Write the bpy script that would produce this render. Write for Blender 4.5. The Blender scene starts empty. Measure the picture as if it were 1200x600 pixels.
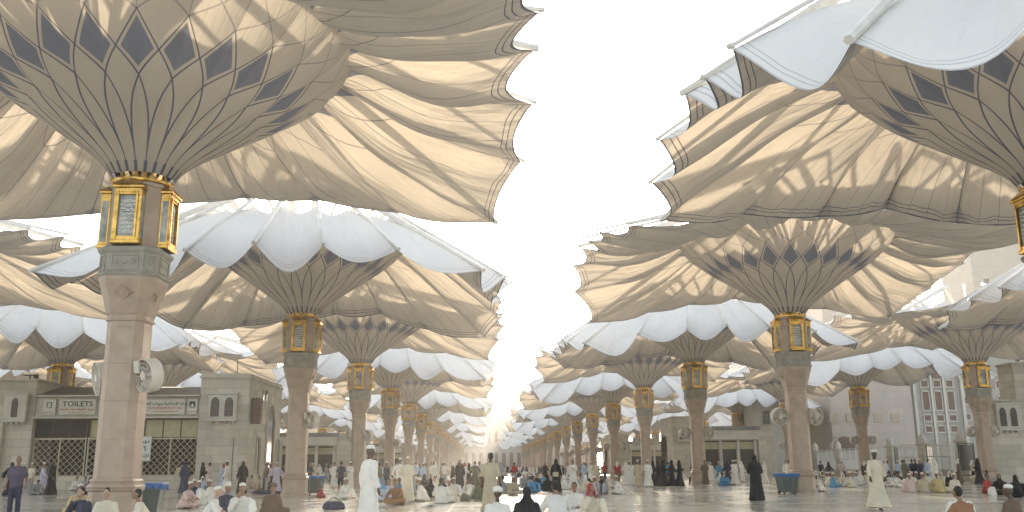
import bpy, bmesh, math, random
import numpy as np
from mathutils import Vector, Matrix
from math import pi, sin, cos, radians
random.seed(7)
scn = bpy.context.scene
C = scn.collection

# ------------------------------------------------------------------ camera, world, sun, exposure
CAMH, PITCH, YAW, ROLL, FPX = 1.3946, 0.2260, 0.0299, 0.0057, 1077.2
Fh = Vector((sin(YAW), cos(YAW), 0)); R0 = Vector((cos(YAW), -sin(YAW), 0)); ZZ = Vector((0, 0, 1))
FW = Fh*cos(PITCH) + ZZ*sin(PITCH); U0 = -Fh*sin(PITCH) + ZZ*cos(PITCH)
RT = R0*cos(ROLL) - U0*sin(ROLL); UP = R0*sin(ROLL) + U0*cos(ROLL)
cam = bpy.data.objects.new('camera', bpy.data.cameras.new('camera')); C.objects.link(cam)
M = Matrix((RT, UP, -FW)).transposed().to_4x4(); M.translation = (0, 0, CAMH)
cam.matrix_world = M
cam.data.sensor_width = 36; cam.data.lens = FPX/1200*36
cam.data.clip_end = 5000; cam.data.clip_start = 0.1
scn.camera = cam

SUN_AZ, SUN_EL = radians(5.5), radians(9)
world = bpy.data.worlds.new('World'); scn.world = world; world.use_nodes = True
wn = world.node_tree; bg = wn.nodes['Background']
sky = wn.nodes.new('ShaderNodeTexSky'); sky.sky_type = 'NISHITA'; sky.sun_disc = False
sky.sun_elevation = SUN_EL; sky.sun_rotation = SUN_AZ
sky.air_density = 1.0; sky.dust_density = 3.5; sky.ozone_density = 1.0; sky.altitude = 0
hs = wn.nodes.new('ShaderNodeHueSaturation'); hs.inputs['Saturation'].default_value = .52
wn.links.new(sky.outputs[0], hs.inputs['Color']); wn.links.new(hs.outputs[0], bg.inputs[0]); bg.inputs[1].default_value = 0.15
sl = bpy.data.lights.new('sun', 'SUN'); sl.energy = 4.0; sl.angle = radians(0.6); sl.color = (1.0, 0.87, 0.70)
so = bpy.data.objects.new('sun', sl); C.objects.link(so)
sd = Vector((sin(SUN_AZ)*cos(SUN_EL), cos(SUN_AZ)*cos(SUN_EL), sin(SUN_EL)))
so.rotation_euler = sd.to_track_quat('Z', 'Y').to_euler(); so.location = (0, 0, 60)
scn.view_settings.view_transform = 'Standard'; scn.view_settings.look = 'None'
scn.view_settings.exposure = 2.12; scn.view_settings.gamma = 1.0
cy = scn.cycles
cy.use_denoising = True; cy.max_bounces = 7; cy.diffuse_bounces = 4; cy.glossy_bounces = 3
cy.transmission_bounces = 4; cy.volume_bounces = 1; cy.transparent_max_bounces = 6
cy.sample_clamp_indirect = 6; cy.caustics_reflective = False; cy.caustics_refractive = False
cy.volume_step_rate = 10

# ------------------------------------------------------------------ node helper
class X:
    def __init__(s, nt, sock): s.nt, s.k = nt, sock
    def _m(s, op, *a, clamp=False):
        n = s.nt.nodes.new('ShaderNodeMath'); n.operation = op; n.use_clamp = clamp
        for i, v in enumerate((s,)+a):
            if isinstance(v, X): s.nt.links.new(v.k, n.inputs[i])
            else: n.inputs[i].default_value = v
        return X(s.nt, n.outputs[0])
    def __add__(s, o): return s._m('ADD', o)
    def __sub__(s, o): return s._m('SUBTRACT', o)
    def __mul__(s, o): return s._m('MULTIPLY', o)
    def __truediv__(s, o): return s._m('DIVIDE', o)
    def abs(s): return s._m('ABSOLUTE')
    def lt(s, o): return s._m('LESS_THAN', o)
    def gt(s, o): return s._m('GREATER_THAN', o)
    def max(s, o): return s._m('MAXIMUM', o)
    def min(s, o): return s._m('MINIMUM', o)
    def fract(s): return s._m('FRACT')
    def sat(s): return s._m('ADD', 0.0, clamp=True)

def newmat(name, col=(0.5, 0.5, 0.5), rough=0.6, metal=0.0, **kw):
    m = bpy.data.materials.new(name); m.use_nodes = True
    b = m.node_tree.nodes['Principled BSDF']
    b.inputs['Base Color'].default_value = (*col, 1); b.inputs['Roughness'].default_value = rough
    b.inputs['Metallic'].default_value = metal
    for k, v in kw.items(): b.inputs[k].default_value = v
    return m
def nd(nt, t, **kw):
    n = nt.nodes.new(t)
    for k, v in kw.items(): setattr(n, k, v)
    return n
def noisy(name, c1, c2, scale, rough=0.6, metal=0.0, detail=6, bump=0.0, stretch=(1, 1, 1), bscale=None):
    """procedural two-tone material driven by object-space noise, with a little bump"""
    m = newmat(name, c1, rough, metal); nt = m.node_tree; b = nt.nodes['Principled BSDF']
    tc = nd(nt, 'ShaderNodeTexCoord'); mp = nd(nt, 'ShaderNodeMapping'); mp.inputs['Scale'].default_value = stretch
    nt.links.new(tc.outputs['Object'], mp.inputs[0])
    no = nd(nt, 'ShaderNodeTexNoise'); no.inputs['Scale'].default_value = scale; no.inputs['Detail'].default_value = detail
    nt.links.new(mp.outputs[0], no.inputs['Vector'])
    r = nd(nt, 'ShaderNodeValToRGB'); r.color_ramp.elements[0].position = .32; r.color_ramp.elements[1].position = .68
    r.color_ramp.elements[0].color = (*c1, 1); r.color_ramp.elements[1].color = (*c2, 1)
    nt.links.new(no.outputs[0], r.inputs[0]); nt.links.new(r.outputs[0], b.inputs['Base Color'])
    if bump:
        n2 = nd(nt, 'ShaderNodeTexNoise'); n2.inputs['Scale'].default_value = bscale or scale*6
        nt.links.new(mp.outputs[0], n2.inputs['Vector'])
        bu = nd(nt, 'ShaderNodeBump'); bu.inputs['Strength'].default_value = bump; bu.inputs['Distance'].default_value = .02
        nt.links.new(n2.outputs[0], bu.inputs['Height']); nt.links.new(bu.outputs[0], b.inputs['Normal'])
    return m

# fabric of the canopies: blue seams and diamonds follow the cloth's own pattern coordinates
def fabric(name, bowl):
    m = bpy.data.materials.new(name); m.use_nodes = True; nt = m.node_tree; nt.nodes.clear()
    uv = nd(nt, 'ShaderNodeUVMap', uv_map='pat'); ax = nd(nt, 'ShaderNodeUVMap', uv_map='aux')
    s1 = nd(nt, 'ShaderNodeSeparateXYZ'); s2 = nd(nt, 'ShaderNodeSeparateXYZ')
    nt.links.new(uv.outputs[0], s1.inputs[0]); nt.links.new(ax.outputs[0], s2.inputs[0])
    u, v = X(nt, s1.outputs[0]), X(nt, s1.outputs[1]); pt, ed = X(nt, s2.outputs[0]), X(nt, s2.outputs[1])
    f = ((u + .5).fract() - .5).abs()
    def line(d, w):   # d metres from the seam, w half width
        mr = nd(nt, 'ShaderNodeMapRange'); mr.inputs[1].default_value = w*.75; mr.inputs[2].default_value = w*1.35
        mr.inputs[3].default_value = 1; mr.inputs[4].default_value = 0
        nt.links.new(d.k, mr.inputs[0]); return X(nt, mr.outputs[0])
    if bowl:
        fc = nd(nt, 'ShaderNodeFloatCurve'); cv = fc.mapping.curves[0]
        pts = [(0, .5), (.14, .49), (.24, .41), (.35, .26), (.46, 0), (.60, .5), (.75, 0), (.88, .5), (1, .0)]
        while len(cv.points) < len(pts): cv.points.new(.5, .5)
        for q, (a, b_) in zip(cv.points, pts): q.location = (a, b_); q.handle_type = 'VECTOR' if b_ == 0 or a in (.60, .88) else 'AUTO'
        fc.mapping.update(); nt.links.new(v.k, fc.inputs['Value']); w = X(nt, fc.outputs[0])
        blue = line((f - w).abs()*pt.max(.42), .022)*(v.lt(.755)*.45 + .55)
        mid = line(f*pt, .012)*v.gt(.76)
        blue = blue.max(mid*.6)
        dia = ((w - f)*pt).gt(.115)*v.gt(.46)*v.lt(.75)
        slot = v.lt(.05)*(f.gt(.32))
        blue = blue.max(slot*.9)
        dk = dia
    else:
        seam = line(f*pt, .018)*.8
        seam = seam.max(line((X(nt, f.k)*-1 + .5)*pt, .013)*.65)
        seam = seam.max(line((f - .25).abs()*pt, .011)*.5)
        seam = seam.max(line((f - (v*-1.7 + .5)).abs()*pt, .016)*v.lt(.29)*.7)
        e1 = line((ed - .02).abs(), .05).max(line((ed - .30).abs(), .020)).max(line((ed - .50).abs(), .018))
        blue = seam.max(e1)
        tri = (f*pt).lt((v*-1 + .085)*4.0)*v.lt(.085)
        patch = (f*pt + ed*.45).lt(.42)*ed.gt(.05)
        dk = tri.max(patch*.35)
    geo = nd(nt, 'ShaderNodeNewGeometry'); und = X(nt, geo.outputs['Backfacing'])
    if not bowl: blue = blue*und + e1*(und*-1 + 1)*.38; dk = dk*und   # the pattern is printed on the lower face
    tc = nd(nt, 'ShaderNodeTexCoord'); no = nd(nt, 'ShaderNodeTexNoise'); no.inputs['Scale'].default_value = .55; no.inputs['Detail'].default_value = 8
    nt.links.new(tc.outputs['Object'], no.inputs['Vector'])
    def mixc(fac, a, b_):
        n = nd(nt, 'ShaderNodeMix', data_type='RGBA')
        if isinstance(fac, X): nt.links.new(fac.k, n.inputs[0])
        elif hasattr(fac, 'links'): nt.links.new(fac, n.inputs[0])
        else: n.inputs[0].default_value = fac
        for i, c in ((6, a), (7, b_)):
            if isinstance(c, tuple): n.inputs[i].default_value = (*c, 1)
            else: nt.links.new(c, n.inputs[i])
        return n.outputs[2]
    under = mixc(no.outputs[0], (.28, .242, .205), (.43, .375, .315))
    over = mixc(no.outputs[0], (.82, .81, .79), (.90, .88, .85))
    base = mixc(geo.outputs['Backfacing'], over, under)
    base = mixc(dk, base, (.185, .20, .25))
    base = mixc(blue, base, (.095, .105, .15))
    trc = mixc(no.outputs[0], (.80, .69, .54), (.92, .80, .63))
    trc = mixc((blue*.85).max(dk*.85), trc, (.09, .09, .12))
    df = nd(nt, 'ShaderNodeBsdfDiffuse'); tr = nd(nt, 'ShaderNodeBsdfTranslucent'); mx = nd(nt, 'ShaderNodeMixShader')
    nt.links.new(base, df.inputs[0]); nt.links.new(trc, tr.inputs[0]); mx.inputs[0].default_value = FAB_TR
    # soft creases
    wv = nd(nt, 'ShaderNodeTexNoise'); wv.inputs['Scale'].default_value = 3.0; wv.inputs['Detail'].default_value = 3
    mp = nd(nt, 'ShaderNodeMapping'); mp.inputs['Scale'].default_value = (4.2, 2.2, 1)
    nt.links.new(uv.outputs[0], mp.inputs[0]); nt.links.new(mp.outputs[0], wv.inputs['Vector'])
    bu = nd(nt, 'ShaderNodeBump'); bu.inputs['Strength'].default_value = .8 if not bowl else .25; bu.inputs['Distance'].default_value = .12
    nt.links.new(wv.outputs[0], bu.inputs['Height']); nt.links.new(bu.outputs[0], df.inputs['Normal']); nt.links.new(bu.outputs[0], tr.inputs['Normal'])
    nt.links.new(df.outputs[0], mx.inputs[1]); nt.links.new(tr.outputs[0], mx.inputs[2])
    out = nd(nt, 'ShaderNodeOutputMaterial'); nt.links.new(mx.outputs[0], out.inputs[0])
    return m
FAB_TR = .15
MAT = {}
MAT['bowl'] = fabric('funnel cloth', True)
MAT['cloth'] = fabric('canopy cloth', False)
MAT['stone'] = noisy('tan column stone', (.37, .28, .21), (.45, .345, .265), 2.6, .4, bump=.15, bscale=30)
MAT['grey_stone'] = noisy('grey carved stone', (.27, .255, .215), (.36, .34, .29), 3, .6, bump=.3, bscale=22)
MAT['gold'] = noisy('gilded brass', (.42, .24, .05), (.80, .50, .14), 5, .30, 1.0, bump=.25, bscale=26)
MAT['arm'] = noisy('white enamelled steel', (.60, .57, .52), (.70, .67, .61), 2, .4)
MAT['fan'] = noisy('cream enamel', (.62, .56, .49), (.70, .64, .56), 3, .45)
MAT['dark'] = newmat('dark steel', (.03, .03, .035), .5, .3)
MAT['bronze'] = noisy('bronze grille', (.11, .075, .045), (.17, .12, .07), 9, .5, .5)

# ------------------------------------------------------------------ mesh helpers
def link(name, me, parent=None, loc=None):
    o = bpy.data.objects.new(name, me); C.objects.link(o)
    if parent: o.parent = parent
    if loc is not None: o.location = loc
    return o
def tag(o, label=None, cat=None, group=None, kind=None):
    if label: o['label'] = label
    if cat: o['category'] = cat
    if group: o['group'] = group
    if kind: o['kind'] = kind
    return o
def empty(name, loc=(0, 0, 0), rz=0):
    o = bpy.data.objects.new(name, None); C.objects.link(o); o.location = loc; o.rotation_euler = (0, 0, rz)
    o.empty_display_size = .3
    return o
def mesh_from(name, V, F, mats, mi=None, smooth=False):
    me = bpy.data.meshes.new(name); me.from_pydata([tuple(map(float, p)) for p in V], [], F)
    for m in (mats if isinstance(mats, (list, tuple)) else [mats]): me.materials.append(m)
    if mi is not None: me.polygons.foreach_set('material_index', mi)
    if smooth: me.polygons.foreach_set('use_smooth', [True]*len(me.polygons))
    me.update(); return me
class MB:
    """collects shapes and builds them as one mesh"""
    def __init__(s): s.V, s.F, s.I, s.i = [], [], [], 0
    def mat(s, i): s.i = i; return s
    def add(s, V, F):
        n = len(s.V); s.V += [tuple(v) for v in V]; s.F += [tuple(a+n for a in f) for f in F]; s.I += [s.i]*len(F); return s
    def box(s, c, d, rz=0, bev=0.0, rx=0):
        hx, hy, hz = d[0]/2, d[1]/2, d[2]/2
        if bev > 0:
            b = bev; V = []
            for z, k in ((-hz, b), (-hz+b, 0), (hz-b, 0), (hz, b)):
                x, y = hx-k, hy-k
                V += [(-x+b-k*0, -y, z), (x-b, -y, z), (x, -y+b, z), (x, y-b, z), (x-b, y, z), (-x+b, y, z), (-x, y-b, z), (-x, -y+b, z)]
            F = [tuple(range(7, -1, -1)), tuple(range(24, 32))]
            for r in range(3):
                for k in range(8):
                    a = r*8+k; b2 = r*8+(k+1) % 8; F.append((a, b2, b2+8, a+8))
        else:
            V = [(x, y, z) for z in (-hz, hz) for x, y in ((-hx, -hy), (hx, -hy), (hx, hy), (-hx, hy))]
            F = [(3, 2, 1, 0), (4, 5, 6, 7), (0, 1, 5, 4), (1, 2, 6, 5), (2, 3, 7, 6), (3, 0, 4, 7)]
        R = Matrix.Rotation(rz, 3, 'Z') @ Matrix.Rotation(rx, 3, 'X'); c = Vector(c)
        return s.add([R @ Vector(v) + c for v in V], F)
    def tube(s, p0, p1, r0, r1=None, n=8, caps=True, flat=1.0):
        p0, p1 = Vector(p0), Vector(p1); r1 = r0 if r1 is None else r1
        d = (p1-p0).normalized(); a = d.cross(ZZ) if abs(d.z) < .95 else d.cross(Vector((1, 0, 0))); a.normalize(); b = d.cross(a)
        V = []
        for p, r in ((p0, r0), (p1, r1)):
            for k in range(n):
                t = 2*pi*k/n; V.append(p + a*cos(t)*r + b*sin(t)*r*flat)
        F = [(k, (k+1) % n, n+(k+1) % n, n+k) for k in range(n)]
        if caps: F += [tuple(range(n-1, -1, -1)), tuple(range(n, 2*n))]
        return s.add(V, F)
    def lathe(s, prof, n=16, c=(0, 0, 0), cham=None, sc=(1, 1)):
        """prof = [(r, z)]; cham -> chamfered square section with r as half width"""
        V = []
        if cham is None: ring = [(cos(2*pi*k/n), sin(2*pi*k/n)) for k in range(n)]
        else:
            q = cham; ring = [(q, -1), (1, -q), (1, q), (q, 1), (-q, 1), (-1, q), (-1, -q), (-q, -1)]; n = 8
        for r, z in prof:
            V += [(c[0]+x*r*sc[0], c[1]+y*r*sc[1], c[2]+z) for x, y in ring]
        F = []
        for j in range(len(prof)-1):
            for k in range(n):
                a, b = j*n+k, j*n+(k+1) % n; F.append((a, b, b+n, a+n))
        F += [tuple(range(n-1, -1, -1)), tuple(range((len(prof)-1)*n, len(prof)*n))]
        return s.add(V, F)
    def xform(s, Mx):
        s.V = [tuple(Mx @ Vector(v)) for v in s.V]; return s
    def mesh(s, name, mats, smooth=False): return mesh_from(name, s.V, s.F, mats, s.I, smooth)
    def build(s, name, mats, parent=None, loc=None, smooth=False): return link(name, s.mesh(name, mats, smooth), parent, loc)
def arch_pts(w, h0, h1, n=8, pointed=False):
    """outline (x,z) of an arched opening of width w, springing at h0, crown h1"""
    P = [(-w/2, 0), (w/2, 0)]
    for k in range(n+1):
        t = pi*k/n; P.append((w/2*cos(t), h0 + (h1-h0)*(sin(t) ** (.8 if pointed else 1))))
    return P
def prism(mb, P, y0, y1, off=(0, 0, 0)):
    n = len(P); V = [(x+off[0], y0+off[1], z+off[2]) for x, z in P] + [(x+off[0], y1+off[1], z+off[2]) for x, z in P]
    F = [tuple(range(n)), tuple(range(2*n-1, n-1, -1))] + [((k+1) % n, k, n+k, n+(k+1) % n) for k in range(n)]
    return mb.add(V, F)

# ------------------------------------------------------------------ canopy geometry
NP = 24
PROF = [(.86, 9.55), (1.0, 9.8), (1.25, 10.08), (1.6, 10.38), (2.2, 10.82), (3.0, 11.38), (3.8, 11.93), (4.6, 12.5), (5.2, 13.0), (5.6, 13.4), (5.86, 13.8)]
def prof_at(t):
    P = np.array(PROF); d = np.r_[0, np.cumsum(np.hypot(*np.diff(P, axis=0).T))]; d /= d[-1]
    return np.interp(t, d, P[:, 0]), np.interp(t, d, P[:, 1])
OFFS = [0, 3.05, 6.4, 10.15]; OUT = [11.4, 11.5, 11.35, 10.15]
# tip heights at: side (+x), far corner, far side (+y), far corner, side (-x), near corner, near side (-y), near corner
KEYS = {('high', 0): [13.6, 11.0, 12.5, 11.0, 13.6, 12.0, 13.6, 12.0], ('high', 1): [13.4, 10.9, 12.4, 10.7, 13.3, 12.0, 13.2, 11.8],
        ('low', 0): [11.0, 9.7, 11.4, 10.2, 11.2, 9.9, 10.9, 9.9], ('low', 1): [12.0, 10.5, 11.7, 10.9, 12.1, 9.2, 10.9, 9.6]}
def tips(kind, seed, var):
    rg = random.Random(seed); T = []; K = KEYS[kind, var]; RS = 1.0 if kind == 'high' else .96
    for i in range(NP):
        q, k = divmod(i+3, 6); k -= 3            # side q, k in -4..3
        side = q % 4; a = abs(k); o = OFFS[a]*(1 if k >= 0 else -1); r = OUT[a]
        cc = K[(2*side + (1 if k > 0 else -1)) % 8]; hs = K[2*side] + (cc-K[2*side])*(a/3)**1.7
        x, y = r*RS, o*RS
        ang = side*pi/2; X_, Y_ = x*cos(ang)-y*sin(ang), x*sin(ang)+y*cos(ang)
        j = (.12 if kind == 'high' else .28) if a != 3 else .1
        T.append(np.array((X_*(1+rg.uniform(-.02, .02)), Y_*(1+rg.uniform(-.02, .02)), hs + rg.uniform(-j, j))))
    return T
def grid(name, P, U, V, A, B, mat):
    ny, nx = P.shape[:2]; me = bpy.data.meshes.new(name)
    idx = np.arange(ny*nx).reshape(ny, nx)
    F = np.stack([idx[:-1, :-1], idx[:-1, 1:], idx[1:, 1:], idx[1:, :-1]], -1).reshape(-1, 4)[:, ::-1]
    me.from_pydata(P.reshape(-1, 3).tolist(), [], F.tolist())
    for nm, a, b in (('pat', U, V), ('aux', A, B)):
        l = me.uv_layers.new(name=nm); vi = np.empty(len(me.loops), dtype=np.int32); me.loops.foreach_get('vertex_index', vi)
        l.data.foreach_set('uv', np.stack([a.ravel()[vi], b.ravel()[vi]], -1).ravel().astype(np.float32))
    me.polygons.foreach_set('use_smooth', [True]*len(me.polygons)); me.materials.append(mat); me.update(); return me
def canopy(kind, seed, var, nu, nb, no):
    rg = np.random.RandomState(seed); T = tips(kind, seed, var)
    n = NP*nu + 1; u = np.linspace(0, NP, n); k0 = np.floor(u).astype(int) % NP; t = u - np.floor(u)
    th = np.zeros(n)
    ta = np.unwrap([math.atan2(p[1], p[0]) for p in T] + [math.atan2(T[0][1], T[0][0]) + 2*pi])
    even = 2*pi*u/NP
    mixa = np.interp(u, np.arange(NP+1), ta)
    q = 4*t*(1-t)                                       # 0 at the ribs, 1 between
    qr = 1-np.abs(np.sin(pi*t)) ; qs = np.sin(pi*t)
    # funnel
    vb = np.linspace(0, 1, nb) ** .9
    Pb = np.zeros((nb, n, 3)); pit = np.zeros((nb, n))
    ridge_off = rg.normal(0, .05, NP+1); ridge_off[-1] = ridge_off[0]; ro = np.interp(u, np.arange(NP+1), ridge_off)
    for j, v in enumerate(vb):
        r, z = prof_at(v); g = v ** 3
        rr = r + (.05*qs*np.sin(pi*v) - .16*qs*g); zz = z - .04*qs*np.sin(pi*v) - .34*qs*g + ro*g
        if kind == 'low': zz = zz + .25*g
        Pb[j, :, 0] = rr*np.cos(even); Pb[j, :, 1] = rr*np.sin(even); Pb[j, :, 2] = zz; pit[j] = 2*pi*rr/NP
    # outer membrane
    Tn = np.array(T + [T[0]]); A_ = np.array([Tn[k] for k in k0]); B_ = np.array([Tn[(k % NP)+1] for k in k0])
    A_[-1] = T[0]; B_[-1] = T[0]
    E = A_*(1-t)[:, None] + B_*t[:, None]
    hyp = np.hypot(E[:, 0], E[:, 1]); inw = (.62 if kind == 'high' else .5)
    dep = rg.uniform(.45, 1.4, NP)[k0]
    sx = qs ** .9*inw*dep/np.maximum(hyp, 1)
    E[:, 0] *= 1-sx; E[:, 1] *= 1-sx
    nearness = .5 - .5*np.sin(mixa); nearness[nearness < 0] = 0
    E[:, 2] -= qs ** 1.1*dep*(.26 if kind == 'high' else .25 + .62*nearness ** 1.5)
    R = Pb[-1].copy(); so_ = np.linspace(0, 1, no)
    Po = np.zeros((no, n, 3)); pO = np.zeros((no, n)); eD = np.zeros((no, n))
    L = np.linalg.norm(E-R, axis=1)
    ph = rg.uniform(0, 2*pi, NP)[k0]; ph2 = rg.uniform(0, 2*pi, NP)[k0]; am = rg.uniform(.5, 1.2, NP)[k0]
    sg = .50 if kind == 'high' else .25
    nrm = np.stack([np.cos(mixa), np.sin(mixa), np.zeros(n)], -1)
    lf = np.interp(u*4, np.arange(NP*4+1), np.r_[rg.normal(0, 1, NP*4), 0])
    lf[-1] = lf[0]
    for j, s in enumerate(so_):
        # low canopies drape: the cloth first runs out, then falls
        Q = R*(1-s) + E*s
        env = np.sin(pi*s); env2 = s*(1-s)*4
        bulge = (.55 if kind == 'low' else -.0)*env
        Q[:, 2] += bulge - sg*env*(.75 + .25*qs)
        Q[:, 2] -= .16*qs*s*(1-s)*2.2*am
        tw = t + .22*(s-.5)*np.sin(ph)
        fold = np.sin(2*pi*1.5*tw + ph)*.34 + (1.0 - 1.9*np.abs(np.sin(pi*3.2*tw + ph2 + 1.2*s)) ** .6)*.26 + (.6 - 1.3*np.abs(np.sin(pi*6.3*tw + ph - .9*s)) ** .6)*.20 + lf*.20
        win = np.clip(np.minimum(t, 1-t)*9, 0, 1)
        amp = .29*am*(env2 ** .6)*(.35+.65*s)*win
        Q[:, 2] += amp*fold + .16*win*(env2 ** .7)*np.sin(1.1*Q[:, 0] + ph*.0 + seed)*np.cos(.9*Q[:, 1] + seed*.7)
        Q[:, :2] += nrm[:, :2]*(amp*np.cos(2*pi*2*tw + ph2)*.3)[:, None]
        Po[j] = Q; pO[j] = 2*pi*np.hypot(Q[:, 0], Q[:, 1])/NP; eD[j] = (1-s)*L
    U1 = np.tile(u, (nb, 1)); V1 = np.tile(vb[:, None], (1, n)); U2 = np.tile(u, (no, 1)); V2 = np.tile(so_[:, None], (1, n))
    mb = grid('funnel', Pb, U1, V1, pit, pit*0+9, MAT['bowl']); mo = grid('outer_membrane', Po, U2, V2, pO, eD, MAT['cloth'])
    return mb, mo, T
ELB_R, ELB_Z = 4.9, 15.1
def arm_shapes(mb, T, i, kind, s=0):
    th = 2*pi*i/NP; z = ELB_Z + (1.1*s if kind == 'low' else 0)
    e = Vector((ELB_R*cos(th), ELB_R*sin(th), z)); t = Vector(T[i]) + Vector((0, 0, .10))
    out = (t-e).normalized(); w = .15 if i % 3 == 0 else .085
    mb.tube(e, t + out*.15, w*1.25, w*.7, 6)
    mb.tube(Vector((.32*cos(th), .32*sin(th), 11.6)), e, w*1.1, w*1.1, 6)
    if i % 3 == 0: mb.box(e, (.34, .20, .34), th, .03)
    mb.box(t + out*.05, (.16, .12, .09), th)
    m_ = e.lerp(t, .45); mb.box(m_, (.16, .16, .12), th)

# ------------------------------------------------------------------ column parts (local, base at z=0)
CH = .62
def col_mesh(parts):
    m = {}
    a = MB()
    a.lathe([(.66, 0), (.66, .14), (.60, .18), (.585, .82), (.63, .86), (.64, .90)], cham=CH); m['plinth'] = a.mesh('plinth', MAT['stone'])
    b = MB()
    b.lathe([(.62, .90), (.645, .95), (.62, 1.0), (.56, 1.05), (.585, 1.10), (.565, 1.15), (.515, 1.18)], cham=CH)
    pr = [(.51, 1.18)]
    for k in range(1, 5):
        z = 1.18 + (5.2-1.18)*k/4.0; pr += [(.508, z-.012), (.498, z-.006), (.498, z+.006), (.508, z+.012)]
    pr += [(.505, 5.38)]
    b.lathe(pr, cham=CH); m['shaft'] = b.mesh('shaft', MAT['stone'])
    c = MB()
    c.lathe([(.55, 5.38), (.56, 5.43), (.53, 5.47), (.53, 5.52), (.565, 5.60), (.64, 5.95), (.72, 6.25), (.79, 6.48), (.80, 6.60)], cham=CH)
    for k in range(4):
        R = Matrix.Rotation(k*pi/2, 4, 'Z'); d = MB()
        d.tube((0, -.70, 6.12), (0, -.745, 6.10), .17, .15, 12); d.tube((0, -.735, 6.12), (0, -.765, 6.10), .09, .07, 8)
        for s in (-1, 1): d.tube((s*.27, -.70, 6.16), (s*.14, -.74, 6.12), .035, .05, 6)
        d.xform(R); c.add(d.V, d.F)
    m['capital'] = c.mesh('capital', MAT['stone'])
    g = MB()
    g.lathe([(.83, 6.60), (.85, 6.64), (.83, 6.68), (.80, 6.70), (.80, 7.22), (.84, 7.26), (.87, 7.32), (.87, 7.38), (.82, 7.42)], cham=CH)
    for k in range(8):
        R = Matrix.Rotation(k*pi/4, 4, 'Z'); w = .37 if k % 2 == 0 else .16; dd = .80 if k % 2 == 0 else .917; d = MB()
        for zz in (6.76, 7.16): d.box((0, -dd, zz), (2*w, .05, .045))
        for s in (-1, 1): d.box((s*(w-.02), -dd, 6.96), (.045, .05, .36))
        nn = 3 if k % 2 == 0 else 1
        for q in range(nn): d.tube(((q-(nn-1)/2)*.22, -dd+.01, 6.96), ((q-(nn-1)/2)*.22, -dd-.025, 6.96), .085, .05, 8)
        d.xform(R); g.add(d.V, d.F)
    m['frieze'] = g.mesh('frieze', MAT['grey_stone'])
    h = MB(); h.lathe([(.74, 7.42), (.70, 7.55), (.70, 9.16), (.75, 9.20), (.75, 9.28), (.68, 9.32)], cham=.56); m['lantern_housing'] = h.mesh('lantern_housing', MAT['stone'])
    t = MB(); t.lathe([(.78, 9.28), (.84, 9.33), (.84, 9.40), (.60, 9.62), (.50, 9.72), (.50, 9.90)], 16)
    for k in range(8):
        th = 2*pi*(k+.5)/8; t.tube((.80*cos(th), .80*sin(th), 9.40), (.80*cos(th), .80*sin(th), 9.60), .06, .02, 6)
    m['gilded_collar'] = t.mesh('gilded_collar', MAT['gold'])
    # lantern facing -Y at distance .77
    l = MB(); y = -.70
    for s in (-1, 1):
        l.box((s*.33, y-.13, 8.22), (.10, .26, 1.50), bev=.012); l.box((s*.26, y-.285, 8.22), (.05, .04, 1.36))
    l.box((0, y-.14, 7.50), (.80, .32, .12), bev=.02); l.box((0, y-.15, 7.60), (.70, .28, .09))
    l.box((0, y-.14, 8.93), (.74, .28, .20), bev=.015); l.box((0, y-.15, 9.07), (.86, .36, .09), bev=.02)
    w, d_, z0, z1 = .43, .36, 9.115, 9.36
    l.add([(-w, y+.02, z0), (w, y+.02, z0), (w, y-d_, z0), (-w, y-d_, z0), (-.12, y+.02, z1), (.12, y+.02, z1), (.12, y-.12, z1), (-.12, y-.12, z1)],
          [(0, 1, 2, 3), (7, 6, 5, 4), (3, 2, 6, 7), (1, 0, 4, 5), (2, 1, 5, 6), (0, 3, 7, 4)])
    l.tube((0, y-.05, 9.36), (0, y-.05, 9.47), .04, .01, 6)
    for k in range(7): l.tube((-.27+k*.09, y-.29, 8.92), (-.27+k*.09, y-.31, 8.92), .03, .03, 6)
    m['lantern'] = l.mesh('lantern', MAT['gold'])
    p = MB(); p.box((0, y-.20, 8.22), (.54, .03, 1.22)); 
    for s in (-1, 1): p.box((s*.385, y-.14, 8.22), (.012, .17, 1.2))
    m['glass_pane'] = p.mesh('glass_pane', MAT['pane'])
    # white lettering bars of the inscription behind the glass
    w_ = MB(); rg = random.Random(3)
    for r in range(8):
        z = 8.68 - r*.125; x = -.20
        while x < .18:
            q = rg.uniform(.02, .07); w_.box((x+q/2, y-.219, z+rg.uniform(-.02, .02)), (q, .006, rg.uniform(.02, .05))); x += q + rg.uniform(.005, .02)
        w_.box((0, y-.2185, z-.045), (.40, .005, .012))
    m['inscription'] = w_.mesh('inscription', MAT['letter'])
    return m
mp_ = noisy('lantern glass', (.12, .14, .13), (.50, .50, .46), 2.2, .1); MAT['pane'] = mp_
MAT['letter'] = newmat('white inlay lettering', (.75, .75, .70), .5)
CM = col_mesh(None)
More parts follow.
